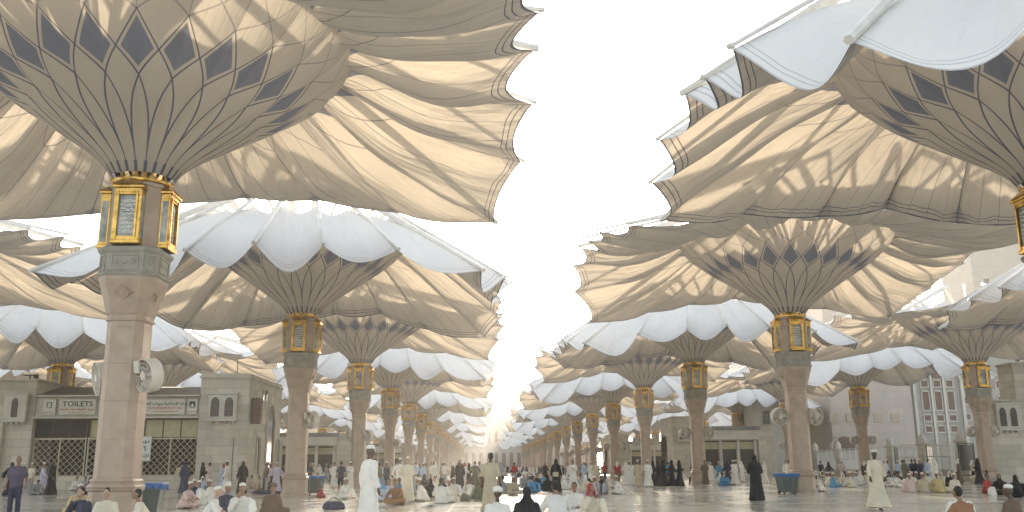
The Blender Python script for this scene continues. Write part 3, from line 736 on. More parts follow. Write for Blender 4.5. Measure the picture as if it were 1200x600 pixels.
for (z0, z1) in ((6.2, 7.2), (8.0, 9.0), (10.4, 11.6), (12.8, 14.0)):
    for i in range(3): wins.append((73.6+i*2.6, (z0+z1)/2, .8, z1-z0, 'brownwin'))
r = tower('arcaded_block', 'large grey stone block with brown windows set under a tall arch', 64.6, 82.0, 140, 12, 22, 'greyclad', wins)
b = MB(); P = arch_pts(7.4, 13.6, 16.6, 18)
for a_, b_ in zip(P[1:], P[2:]): b.tube((a_[0]-4.05, -.25, a_[1]), (b_[0]-4.05, -.25, b_[1]), .22, .22, 6)
for s in (-1, 1): b.box((-4.05+s*3.7, -.22, 6.8), (.45, .5, 13.6))
for k in range(2): b.box((-5.03+k*1.95, -.15, 7.9), (.35, .34, 15.8))
b.build('arch_surround', MAT['marblew'], r)
for i in range(3):
    b = MB(); prism(b, arch_pts(1.25, .5, 1.5 if i == 1 else .9, 8), -.2, -.05, (-6.0+i*1.95, 0, 14.5)); b.build('window', MAT['brownwin'], r)
tower('grey_tower', 'dark grey office tower rising above the gatehouse at right', 94.5, 115, 172, 12, 44, 'greyclad', [(97+i*4, 10+k*5, 1.4, 3.4, 'glassd') for i in range(5) for k in range(6)])
tower('white_office', 'white office block with window rows beyond the right canopies', 52, 74, 250, 18, 30, 'whitewall', [(55+i*4, 6+k*4.5, 2, 2.2, 'glassd') for i in range(5) for k in range(5)])
tower('pale_block', 'distant pale block between right row columns', 76, 96, 262, 18, 38, 'whitewall', [(79+i*4, 6+k*5, 2, 2.2, 'glassd') for i in range(4) for k in range(6)])
tower('sand_block', 'sand coloured block far behind the left outer canopies', -125, -96, 200, 20, 20, 'pink', [(-120+i*5, 5+k*4.5, 2, 2.2, 'glassd') for i in range(5) for k in range(3)])
# mosque facade closing the avenue
r = tag(empty('mosque_facade', (7, 448, 0)), 'hazy sandstone facade with rows of arches closing the avenue', 'building')
b = MB(); b.box((0, 10, 13.5), (90, 20, 27)); b.box((0, 10, 27.3), (91, 21, .7)); b.box((0, 7, 31), (16, 14, 7)); b.box((0, -.4, 11.2), (90, .8, .5))
for k in range(25): b.box((-43+k*3.6, -.3, 11), (.7, .6, 27)); b.box((-43+k*3.6, 0, 28.2), (1.4, .6, 1.2))
b.build('wall', MAT['pink'], r)
for k in range(24):
    b = MB()
    prism(b, arch_pts(1.7, 5.5, 7.4, 8, True), -.1, .02, (-41.2+k*3.6, 0, 1)); b.build('window', MAT['brownwin'], r); b = MB(); prism(b, arch_pts(1.4, 4, 5.6, 8, True), -.1, .02, (-41.2+k*3.6, 0, 13)); b.build('window', MAT['brownwin'], r)

# ------------------------------------------------------------------ fence: posts and panels
PP = [(47.6, 134), (47.1, 124), (46.3, 114), (45.4, 104), (44.4, 94), (43.4, 84.5)]
fg = 'fence posts along the right side'
pm = MB(); pm.box((0, 0, .3), (1.0, 1.0, .6), bev=.05); pm.box((0, 0, 2.0), (.78, .78, 2.9), bev=.05); pm.box((0, 0, 3.5), (1.0, 1.0, .18), bev=.04)
PM = pm.mesh('post_shaft', MAT['ashlar'])
pc = MB(); pc.lathe([(.42, 3.59), (.44, 3.7), (.34, 3.78), (.40, 3.95), (.36, 4.2), (.2, 4.42), (.06, 4.55), (.05, 4.75), (.01, 4.85)], 16); PC = pc.mesh('post_finial', MAT['whitewall'], True)
for i, (x, y) in enumerate(PP):
    r = tag(empty('fence_post', (x, y, 0), radians(-6)), 'domed stone fence post, %s from the right' % ORD[5-i].replace('nearest', 'first'), 'fence post', fg)
    link('post_shaft', PM, r); link('post_finial', PC, r)
    if i < len(PP)-1:
        x2, y2 = PP[i+1]; L = math.hypot(x2-x, y2-y); a = math.atan2(y2-y, x2-x)
        r = tag(empty('barred_fence', ((x+x2)/2, (y+y2)/2, 0), a), 'white barred fence panel, %s from the right' % ORD[4-i].replace('nearest', 'first'), 'fence', 'white fence panels between domed posts')
        b = MB(); n = int((L-1)/.22)
        for k in range(n): b.box((-(L-1)/2+(k+.5)*(L-1)/n, 0, 2.1), (.035, .035, 2.4))
        b.build('bars', MAT['fencew'], r)
        b = MB()
        for z in (.95, 2.2, 3.25, 3.45): b.box((0, 0, z), (L-.8, .07, .07))
        for k in range(5): b.box((-(L-1)/2+k*(L-1)/4, 0, 2.2), (.09, .09, 2.7))
        b.build('rail', MAT['fencew'], r)
        b = MB(); b.box((0, 0, .45), (L-.8, .4, .86), bev=.03); b.build('base_wall', MAT['ashlar'], r)
for i, (x, y) in enumerate([(45.0, 99), (44.0, 89.3), (43.0, 80.5)]):
    r = tag(empty('notice_panel', (x-1.2, y, 0), radians([60, 50, 30][i])), ['furthest', 'middle', 'nearest'][i] + ' dark green framed panel standing by the white fence', 'notice panel', 'green panels by the fence')
    b = MB()
    for s in (-1, 1): b.box((s*1.1, 0, 1.6), (.1, .1, 3.2))
    b.box((0, 0, 3.2), (2.3, .1, .1)); b.box((0, 0, .5), (2.3, .1, .1)); b.build('frame', MAT['greenm'], r)
    b = MB(); b.box((0, 0, 2.0), (2.1, .04, 2.2)); b.build('board', MAT['glassd'], r)

# ------------------------------------------------------------------ litter bins
binm = noisy('grey green plastic', (.085, .115, .11), (.12, .15, .145), 2, .45)
bluem = noisy('blue plastic liner', (.02, .12, .36), (.03, .18, .48), 5, .3, bump=.4)
def gbox(m, c, w0, d0, w1, d1, h):
    m.add([(c[0]-w0/2, c[1]-d0/2, c[2]), (c[0]+w0/2, c[1]-d0/2, c[2]), (c[0]+w0/2, c[1]+d0/2, c[2]), (c[0]-w0/2, c[1]+d0/2, c[2]), (c[0]-w1/2, c[1]-d1/2, c[2]+h), (c[0]+w1/2, c[1]-d1/2, c[2]+h), (c[0]+w1/2, c[1]+d1/2, c[2]+h), (c[0]-w1/2, c[1]+d1/2, c[2]+h)],
          [(3, 2, 1, 0), (4, 5, 6, 7), (0, 1, 5, 4), (1, 2, 6, 5), (2, 3, 7, 6), (3, 0, 4, 7)])
def bin_(x, y, rz, label):
    r = tag(empty('litter_bin', (x, y, 0), rz), label, 'litter bin', 'litter bins with blue liners')
    b = MB(); gbox(b, (0, 0, .08), .72, .62, .96, .80, .92)
    for k in range(-2, 3): gbox(b, (k*.15, -.33, .14), .03, .06, .035, .16, .78)
    b.build('body', binm, r)
    b = MB(); gbox(b, (0, 0, .86), .975, .82, 1.06, .90, .10)
    gbox(b, (0, 0, .96), 1.06, .90, 1.03, .87, .05)
    for k in range(18):
        t = 2*pi*k/18; b.tube((.5*max(-1, min(1, 1.3*cos(t))), .42*max(-1, min(1, 1.3*sin(t))), .99), (.53*max(-1, min(1, 1.3*cos(t))), .45*max(-1, min(1, 1.3*sin(t))), .84+.05*sin(k*2.3)), .05, .03, 6)
    b.build('liner', bluem, r)
    b = MB()
    for s in (-1, 1): b.tube((s*.36-.04, .2, .08), (s*.36+.04, .2, .08), .08, .08, 12); b.tube((s*.30-.03, -.2, .08), (s*.30+.03, -.2, .08), .08, .08, 12)
    b.build('wheel', MAT['dark'], r)
bin_(-9.85, 27.9, radians(8), 'grey litter bin with blue liner beside the nearest left column')
bin_(-9.35, 52.3, radians(-10), 'grey litter bin with blue liner by the second left column')
bin_(15.6, 48.5, radians(12), 'grey litter bin with blue liner left of the big right column')

# ------------------------------------------------------------------ people
def cloth(name, c, sc=2.5): return noisy(name, tuple(v*.86 for v in c), tuple(min(1, v*1.06) for v in c), sc, .85)
CL = {'white': cloth('white cotton', (.78, .75, .69)), 'cream': cloth('cream cotton', (.70, .64, .50)), 'beige': cloth('beige cotton', (.52, .44, .31)),
      'yellow': cloth('yellow ochre cotton', (.56, .45, .22)), 'pale blue': cloth('pale blue cotton', (.42, .52, .66)), 'lilac': cloth('lilac cotton', (.52, .48, .62)),
      'grey': cloth('grey cotton', (.36, .36, .37)), 'black': cloth('black cloth', (.014, .014, .017)), 'dark blue': cloth('dark blue cloth', (.03, .04, .085)),
      'purple': cloth('purple cotton', (.105, .085, .125)), 'red': cloth('red cotton', (.40, .05, .045)), 'orange': cloth('rust orange cloth', (.30, .15, .07)),
      'brown': cloth('brown cloth', (.15, .10, .065)), 'green': cloth('olive green cloth', (.16, .17, .10)), 'pink': cloth('pale pink cotton', (.66, .50, .46)), 'sky': cloth('bright blue cloth', (.10, .30, .50))}
SK = {'light': noisy('light skin', (.42, .27, .19), (.50, .33, .24), 20, .55), 'mid': noisy('brown skin', (.24, .135, .085), (.30, .17, .11), 20, .55), 'dark': noisy('dark skin', (.085, .05, .035), (.11, .065, .045), 20, .5)}
HAIR = newmat('black hair', (.012, .010, .009), .6); SHOE = newmat('dark leather sandal', (.03, .025, .02), .6)

class Sol(MB):
    def ball(s, c, r, n=10):
        if not isinstance(r, (tuple, list)): r = (r, r, r)
        V = []; m = n//2+1
        for j in range(1, m):
            a = pi*j/m; V += [(c[0]+r[0]*sin(a)*cos(2*pi*k/n), c[1]+r[1]*sin(a)*sin(2*pi*k/n), c[2]-r[2]*cos(a)) for k in range(n)]
        t0 = len(V); V += [(c[0], c[1], c[2]-r[2]), (c[0], c[1], c[2]+r[2])]
        F = [(j*n+k, j*n+(k+1) % n, (j+1)*n+(k+1) % n, (j+1)*n+k) for j in range(m-2) for k in range(n)]
        F += [(t0, (k+1) % n, k) for k in range(n)] + [(t0+1, (m-2)*n+k, (m-2)*n+(k+1) % n) for k in range(n)]
        return s.add(V, F)
    def limb(s, *pts):
        for (p0, r0), (p1, r1) in zip(pts, pts[1:]): s.tube(p0, p1, r0, r1, 10)
        for p, r in pts: s.ball(p, r)
        return s
    def loft(s, rings, n=20):
        """rings = [(cx, cy, z, rx, ry)]"""
        V = [(cx+rx*cos(2*pi*k/n), cy+ry*sin(2*pi*k/n), z) for cx, cy, z, rx, ry in rings for k in range(n)]
        F = [(j*n+k, j*n+(k+1) % n, (j+1)*n+(k+1) % n, (j+1)*n+k) for j in range(len(rings)-1) for k in range(n)]
        F += [tuple(range(n-1, -1, -1)), tuple(range((len(rings)-1)*n, len(rings)*n))]
        return s.add(V, F)
    def solid(s, name, vox, mats, smooth=4, fn=None):
        me = mesh_from('tmp', s.V, s.F, mats); o = bpy.data.objects.new('tmp', me); C.objects.link(o)
        r = o.modifiers.new('r', 'REMESH'); r.mode = 'VOXEL'; r.voxel_size = vox; r.use_smooth_shade = True
        if smooth: q = o.modifiers.new('s', 'SMOOTH'); q.factor = .5; q.iterations = smooth
        out = bpy.data.meshes.new_from_object(o.evaluated_get(bpy.context.evaluated_depsgraph_get()))
        bpy.data.objects.remove(o); bpy.data.meshes.remove(me); out.name = name
        if fn:
            n = len(out.vertices); P = np.empty(n*3); out.vertices.foreach_get('co', P); N = np.empty(n*3); out.vertices.foreach_get('normal', N)
            P = P.reshape(-1, 3); N = N.reshape(-1, 3); P += N*fn(P)[:, None]; out.vertices.foreach_set('co', P.ravel()); out.update()
        out.materials.clear(); out.materials.append(mats); return out

def hand(b, w, d, r=.0):
    """palm and five bent fingers from wrist w towards unit direction d"""
    w, d = Vector(w), Vector(d).normalized(); side = d.cross(ZZ if abs(d.z) < .8 else Vector((0, 1, 0))).normalized(); nr = side.cross(d)
    p = w + d*.05; b.limb((w, .025), (p, .034)); b.limb((w+side*.02, .02), (p+side*.028+d*.03, .016)); b.limb((w-side*.02, .02), (p-side*.028+d*.03, .016))
    for k, L in enumerate((.060, .072, .068, .052)):
        a = p + side*(-.033+.022*k) + d*.025; m = a + d*L*.55; e = m + (d*.7 - nr*.7).normalized()*L*.5
        b.limb((a, .0105), (m, .0095), (e, .0085))
    a = w + side*-.03 + d*.02; m = a + (side*-.7 + d*.7).normalized()*.038; b.limb((a, .013), (m, .011), (m + d*.028 - nr*.01, .009))
def head(b, c, yaw=0, pitch=0):
    h = Sol()
    h.ball((0, 0, .012), (.076, .094, .108), 16); h.ball((0, -.030, -.060), (.052, .060, .062), 12); h.ball((0, -.060, -.088), (.024, .024, .022))
    h.limb(((0, -.088, .018), .010), ((0, -.112, -.022), .015)); h.ball((0, -.092, .030), (.055, .016, .012))
    h.ball((0, -.090, -.052), (.024, .012, .008)); h.ball((0, -.089, -.064), (.020, .011, .008))
    for s in (-1, 1):
        h.ball((s*.030, -.086, .012), (.012, .010, .009)); h.ball((s*.078, .010, -.005), (.010, .020, .032)); h.ball((s*.045, -.062, -.020), (.022, .022, .02))
    Mx = Matrix.Translation(c) @ Matrix.Rotation(yaw, 4, 'Z') @ Matrix.Rotation(pitch, 4, 'X'); h.xform(Mx); b.add(h.V, h.F); return Mx
def folds(zt, zb, amp, n, ph, cx=0, cy=0):
    def fn(P):
        a = np.arctan2(P[:, 1]-cy, P[:, 0]-cx); k = np.clip((zt-P[:, 2])/(zt-zb), 0, 1)
        return amp*k*(np.sin(n*a+ph+P[:, 2]*1.5)*.6 + np.sin((n*1.7)*a+2*ph)*.4) + .004*np.sin(P[:, 2]*38+3*a+ph)
    return fn
VB, VG = .017, .020
def headgear(kind, Mx):
    g = Sol()
    if kind == 'cap': g.loft([(0, .008, .052, .082, .098), (0, .008, .085, .084, .100), (0, .006, .118, .078, .092), (0, .004, .136, .050, .062), (0, 0, .140, .01, .01)], 18)
    elif kind == 'turban':
        g.ball((0, .010, .080), (.100, .118, .062), 14); g.ball((0, .0, .115), (.080, .090, .050), 12)
        for k in range(3): 
            for q in range(14):
                a, b_ = 2*pi*q/14, 2*pi*(q+1)/14; z = .05+.03*k
                g.tube((.094*cos(a), .01+.11*sin(a), z+.014*sin(a+k)), (.094*cos(b_), .01+.11*sin(b_), z+.014*sin(b_+k)), .018, .018, 6)
    elif kind == 'hair': g.ball((0, .014, .034), (.083, .096, .100), 16); g.ball((0, .045, -.01), (.074, .062, .08), 12)
    elif kind == 'headcloth':
        g.ball((0, .014, .036), (.090, .104, .106), 16)
        for s in (-1, 1): g.limb(((s*.075, .0, .02), .035), ((s*.095, -.01, -.12), .040), ((s*.11, -.04, -.24), .03))
        g.limb(((0, .06, 0), .06), ((0, .10, -.14), .085), ((0, .13, -.26), .09))
    elif kind == 'hood':
        g.ball((0, .024, .018), (.094, .104, .120), 16); g.limb(((0, .05, -.03), .07), ((0, .05, -.13), .10)); g.loft([(0, .0, -.30, .22, .17), (0, .01, -.22, .19, .15), (0, .02, -.13, .12, .115), (0, .02, -.06, .075, .085)])
        for s in (-1, 1): g.limb(((s*.060, -.045, .06), .022), ((s*.066, -.05, -.05), .024), ((s*.03, -.062, -.11), .03))
    g.xform(Mx); return g
KIT = {}
def kit(name, build):
    """body mesh, list of (part name, mesh), head matrix"""
    b = Sol(); gs = []; Mx = build(b, gs); body = b.solid('body', .0135 if 1 else VB, SK['mid'], 2); parts = []
    for nm, g, fn in gs: parts.append((nm, g.solid(nm, VG, CL['white'], 4, fn)))
    KIT[name] = (body, parts, Mx)
def legs_stand(b, a, bb):
    for s, st in ((-1, a), (1, bb)):
        b.limb(((s*.09, 0, .92), .085), ((s*.095, -st*.5-.03, .49), .058), ((s*.10, -st+.05*(st < 0), .10+.05*(st < 0)), .040))
        f = (s*.10, -st+.05*(st < 0), .05+.05*(st < 0)); b.limb(((f[0], f[1]+.03, f[2]), .036), ((f[0]*1.1, f[1]-.13, f[2]-.018), .030)); b.limb(((f[0]*1.1, f[1]-.12, f[2]-.02), .028), ((f[0]*1.25, f[1]-.19, f[2]-.026), .018))
def torso(b, tw=0):
    b.loft([(0, 0, .86, .15, .11), (0, 0, .98, .165, .12), (0, 0, 1.10, .14, .10), (0, 0, 1.26, .165, .11), (0, .0, 1.38, .17, .10), (0, .01, 1.45, .10, .07), (0, .01, 1.48, .055, .055)], 16)
    b.limb(((0, .01, 1.44), .056), ((0, -.005, 1.56), .052))
def arms_pts(kind):
    if kind == 'down': return [(((s*.165, 0, 1.39), .055), ((s*.245, .03, 1.13), .042), ((s*.28, -.05, .88), .028)) for s in (-1, 1)], [(s*.02, -.15, -1) for s in (-1, 1)]
    if kind == 'swing': return [(((s*.165, 0, 1.39), .055), ((s*.29, s*.14+.02, 1.17), .042), ((s*.36, s*.20-.10, .95), .028)) for s in (-1, 1)], [(0, -.3, -1), (0, -.3, -1)]
    if kind == 'front': return [(((s*.165, 0, 1.39), .055), ((s*.25, -.04, 1.13), .042), ((s*.07, -.24, 1.12), .028)) for s in (-1, 1)], [(-s*.8, -.5, .1) for s in (-1, 1)]
    if kind == 'phone': return [(((-.165, 0, 1.39), .055), ((-.245, .02, 1.13), .042), ((-.25, -.06, .88), .028)), (((.165, 0, 1.39), .055), ((.235, -.08, 1.15), .042), ((.10, -.27, 1.22), .028))], [(0, -.2, -1), (-.5, -.3, .7)]
    if kind == 'back': return [(((s*.165, 0, 1.39), .055), ((s*.28, .09, 1.15), .042), ((s*.06, .17, 1.0), .028)) for s in (-1, 1)], [(-s*.9, .1, -.1) for s in (-1, 1)]
def man_robe(st, ak, ph=0, yaw=0, short=False):
    def f(b, gs):
        A, D = arms_pts(ak); legs_stand(b, *st); torso(b)
        for a, d in zip(A, D): b.limb(*a); hand(b, a[2][0], d)
        g = Sol(); m = (st[0]+st[1])/-2; w = abs(st[0]-st[1])*.5
        g.loft([(0, m, .09, .285+w*.3, .22+w*.8), (0, m*.8, .30, .26+w*.2, .20+w*.5), (0, m*.5, .60, .23, .18+w*.2), (0, 0, .92, .20, .155), (0, 0, 1.15, .18, .14), (0, 0, 1.30, .19, .13), (0, .0, 1.40, .145, .105), (0, .01, 1.45, .095, .085), (0, .01, 1.49, .062, .062)])
        for a in A:
            if short: mid = Vector(a[0][0]).lerp(Vector(a[1][0]), .95); g.limb((a[0][0], .082), (tuple(mid), .075))
            else: g.limb((a[0][0], .08), (a[1][0], .068)); g.tube(a[1][0], Vector(a[1][0]).lerp(Vector(a[2][0]), .93), .067, .066, 12)
        gs.append(('robe', g, folds(1.1, .1, .020, 6, ph)))
        return head(b, (0, -.015, 1.645), yaw)
    return f
def man_trousers(ak='down', st=(.05, -.05), ph=0):
    def f(b, gs):
        A, D = arms_pts(ak); legs_stand(b, *st); torso(b)
        for a, d in zip(A, D): b.limb(*a); hand(b, a[2][0], d)
        g = Sol(); g.loft([(0, 0, .84, .19, .14), (0, 0, .98, .185, .145), (0, 0, 1.15, .185, .145), (0, 0, 1.32, .20, .135), (0, 0, 1.41, .165, .105), (0, .01, 1.465, .075, .07)])
        for a in A: g.limb((a[0][0], .078), (tuple(Vector(a[0][0]).lerp(Vector(a[1][0]), .85)), .072))
        gs.append(('shirt', g, folds(1.4, .85, .008, 5, ph)))
        t = Sol(); t.loft([(0, 0, .80, .165, .12), (0, 0, .97, .17, .13)])
        for s, q in ((-1, st[0]), (1, st[1])): t.limb(((s*.09, 0, .88), .105), ((s*.095, -q*.5-.03, .49), .080)); t.tube((s*.095, -q*.5-.03, .50), (s*.10, -q, .09), .080, .070, 12)
        gs.append(('trousers', t, folds(.9, .1, .006, 4, ph)))
        return head(b, (0, -.015, 1.645))
    return f
def woman(ak='front', st=(.15, -.15), ph=0):
    def f(b, gs):
        A, D = arms_pts(ak); legs_stand(b, *st); torso(b)
        for a, d in zip(A, D): b.limb(*a); hand(b, a[2][0], d)
        g = Sol(); w = abs(st[0]-st[1])*.5
        g.loft([(0, .02, .03, .31, .26+w*.6), (0, .01, .30, .27, .22+w*.4), (0, 0, .65, .235, .19), (0, 0, .95, .22, .17), (0, 0, 1.18, .215, .16), (0, 0, 1.34, .225, .145), (0, 0, 1.44, .14, .105), (0, .01, 1.49, .075, .075)])
        for a in A: g.limb((a[0][0], .095), (a[1][0], .095)); g.tube(a[1][0], Vector(a[1][0]).lerp(Vector(a[2][0]), .95), .095, .10, 12)
        gs.append(('abaya', g, folds(1.25, .05, .024, 7, ph)))
        return head(b, (0, -.015, 1.645))
    return f
def sit(lean=.05, kind='cross', arms='lap', ph=0, fem=False, yaw=0, hp=0):
    def f(b, gs):
        ch = (0, -lean*.6, .46); sh = .56; hx = -lean
        b.loft([(0, 0, .05, .17, .15), (0, 0, .16, .17, .13), (0, -lean*.4, .30, .145, .11), (0, -lean*.7, .44, .17, .11), (0, -lean, .55, .165, .10), (0, -lean*1.1, .61, .09, .07)], 16)
        b.limb(((0, -lean*1.1, .60), .054), ((0, -lean*1.3-.01, .71), .050))
        if kind == 'cross': L = [(((s*.09, -.03, .12), .10), ((s*.36, -.27, .15), .068), ((-s*.10, -.40, .07), .045)) for s in (-1, 1)]
        elif kind == 'knees': L = [(((s*.09, -.03, .12), .10), ((s*.15, -.38, .46), .066), ((s*.13, -.56, .07), .045)) for s in (-1, 1)]
        else: L = [(((-.09, -.03, .12), .10), ((-.36, -.27, .15), .068), ((.06, -.42, .07), .045)), (((.09, -.03, .12), .10), ((.22, -.36, .45), .066), ((.20, -.56, .07), .045))]
        for l in L:
            b.limb(*l); a = Vector(l[2][0]); d = Vector((0, -1, 0)) if kind == 'knees' else Vector((-1 if a.x < 0 else 1, -.5, 0)).normalized()
            b.limb((tuple(a), .042), (tuple(a+d*.13+Vector((0, 0, -.03))), .028), (tuple(a+d*.18+Vector((0, 0, -.035))), .02))
        if arms == 'lap': A = [(((s*.185, -lean, .52), .055), ((s*.27, -lean-.02, .30), .042), ((s*.13, -lean-.22, .24), .028)) for s in (-1, 1)]; D = [(-s*.7, -.7, 0) for s in (-1, 1)]
        elif arms == 'knees': A = [(((s*.185, -lean, .52), .055), ((s*.30, -lean-.10, .33), .042), ((s*.26, -.36, .34), .028)) for s in (-1, 1)]; D = [(0, -.9, -.4) for s in (-1, 1)]
        else: A = [(((-.185, -lean, .52), .055), ((-.27, -lean-.16, .33), .042), ((-.09, -lean-.17, .60), .028)), (((.185, -lean, .52), .055), ((.30, -lean-.02, .30), .042), ((.22, -lean-.24, .22), .028))]; D = [(.2, .1, 1), (-.5, -.8, 0)]
        for a, d in zip(A, D): b.limb(*a); hand(b, a[2][0], d)
        g = Sol(); k = 1.12 if fem else 1
        g.loft([(0, .01, .02, .25*k, .22*k), (0, .01, .12, .24*k, .20*k), (0, -lean*.4, .28, .20*k, .16*k), (0, -lean*.7, .42, .205*k, .15*k), (0, -lean, .52, .195*k, .13*k), (0, -lean*1.05, .585, .13, .10), (0, -lean*1.1, .63, .075, .07)])
        for l in L:
            g.limb((l[0][0], .145*k), (l[1][0], .105*k)); e = Vector(l[1][0]).lerp(Vector(l[2][0]), .85); g.tube(l[1][0], e, .105*k, .085*k, 12); g.ball(tuple(e), .08*k)
        g.ball((0, -.22, .09), (.26, .20, .10), 14)
        for a in A: g.limb((a[0][0], .082*k), (a[1][0], .07*k)); g.tube(a[1][0], Vector(a[1][0]).lerp(Vector(a[2][0]), .93), .07*k, .068*k, 12)
        gs.append(('abaya' if fem else 'robe', g, folds(.5, 0, .014, 7, ph)))
        return head(b, (0, -lean*1.4-.02, .80), yaw, hp)
    return f
kit('stand1', man_robe((.04, -.04), 'down', 0)); kit('stand2', man_robe((-.02, .06), 'front', 2)); kit('walk1', man_robe((.26, -.22), 'swing', 1)); kit('walk2', man_robe((-.20, .22), 'phone', 3, .3))
kit('back1', man_robe((.03, -.03), 'back', 4)); kit('short1', man_robe((.03, -.03), 'down', 5, 0, True))
kit('trous1', man_trousers('down')); kit('trous2', man_trousers('front', (.16, -.12), 2))
kit('wom1', woman('front', (.18, -.18), 0)); kit('wom2', woman('down', (.05, -.05), 2)); kit('wom3', woman('swing', (-.2, .22), 4))
kit('sit1', sit(.06, 'cross', 'lap', 0)); kit('sit2', sit(.18, 'cross', 'knees', 1, hp=-.25)); kit('sit3', sit(.04, 'knees', 'knees', 2, yaw=.5)); kit('sit4', sit(.12, 'half', 'chin', 3, hp=-.15)); kit('sit5', sit(-.02, 'half', 'knees', 5, yaw=-.5))
kit('sitw1', sit(.08, 'cross', 'lap', 1, True)); kit('sitw2', sit(.14, 'knees', 'lap', 2, True, .3))
GEAR = {}
for kn, (body, parts, Mx) in KIT.items():
    for gk in (('hood',) if 'w' in kn and not kn.startswith('walk') else ('cap', 'hair', 'turban', 'headcloth')):
        g = headgear(gk, Mx); GEAR[kn, gk] = g.solid(gk, .016, CL['white'], 3)
NAMES = {'cap': 'cap', 'hair': 'hair', 'turban': 'turban', 'headcloth': 'headcloth', 'hood': 'headscarf'}
PEOPLE = []
PSC = 1.04
def setm(o, m): o.material_slots[0].link = 'OBJECT'; o.material_slots[0].material = m
def person(kn, x, y, rz, label, c='white', gear='cap', gc='white', skin='mid', c2='black', group=None, sc=1.0, z=0, tilt=None):
    body, parts, Mx = KIT[kn]
    if 'w' in kn and not kn.startswith('walk'): gear = 'hood'
    o = link('person', body, None, (x, y, z)); o.rotation_euler = (0, 0, rz); o.scale = (sc*PSC,)*3; setm(o, SK[skin])
    if tilt: o.rotation_euler = tilt
    tag(o, label, 'person', group)
    for i, (nm, me) in enumerate(parts): q = link(nm, me, o); setm(q, CL[c if i == 0 else c2])
    if gear:
        q = link(NAMES[gear], GEAR[kn, gear], o); setm(q, HAIR if gear == 'hair' else CL[gc if gear != 'hood' else (c if gc == 'white' else gc)])
    PEOPLE.append(o); return o
def gnd(px, py):
    """where the line of sight through a photo pixel meets the plaza; used only to lay people out on the ground"""
    d = RT*((px-600)/FPX) + UP*((300-py)/FPX) + FW; t = -CAMH/d.z; return d.x*t, d.y*t
def atpx(px, Y):
    d = RT*((px-600)/FPX) + UP*((300-548)/FPX) + FW; return d.x*Y/d.y, Y
def P(kn, px, py, rz, label, **k):
    x, y = gnd(px, py); return person(kn, x, y, radians(rz), label, **k)
# rz: 0 faces the viewer, 180 walks away, 90 faces right, -90 left
x, y = atpx(433, 21.3); person('stand1', x, y, radians(130), 'tall man in long white robe and white skullcap standing left of centre, seen from behind', c='white', skin='dark', sc=1.03)
P('short1', 575, 603, 168, 'dark haired man in beige short sleeved robe standing with back to viewer', c='beige', gear='hair', skin='dark')
P('trous1', 15, 605, 10, 'bald man in purple shirt and dark trousers at left edge', c='purple', gear=None, c2='dark blue', skin='mid')
P('walk1', 1030, 598, 8, 'man in flowing cream robe and cap striding toward viewer at right', c='cream', skin='dark', sc=1.02)
P('wom1', 887, 587, 185, 'woman in black abaya walking away across open marble', c='black')
P('back1', 477, 590, 20, 'man in pale yellow robe and white cap standing beside seated group', c='cream', gc='white', skin='light')
o = P('wom2', 652, 577, 150, 'woman in black abaya carrying a beige shoulder bag', c='black')
P('walk2', 672, 574, -20, 'bald man in white robe looking at his raised hand near centre', c='white', gear=None, skin='mid')
P('wom3', 59, 580, 80, 'woman in black abaya walking past the toilets wall', c='black', skin='mid')
P('walk1', 48, 579, 95, 'man in lilac white robe walking behind a black clad woman', c='lilac')
P('stand2', 197, 572, 170, 'man in pale blue robe facing the shuttered gate', c='pale blue', skin='mid')
P('stand1', 209, 573, 190, 'man in beige robe standing between blue robed man and black clad woman', c='beige', gear='hair')
P('wom2', 215, 578, 160, 'woman in navy abaya standing before the shuttered gate', c='dark blue')
P('wom1', 236, 575, 90, 'woman in black abaya bending toward seated group before the gate', c='black')
P('stand2', 244, 574, -90, 'man in pink robe standing behind a black clad woman at gate', c='pink', gear='hair')
P('wom2', 283, 578, -15, 'woman in black abaya standing before the blank stone wall', c='black', skin='dark')
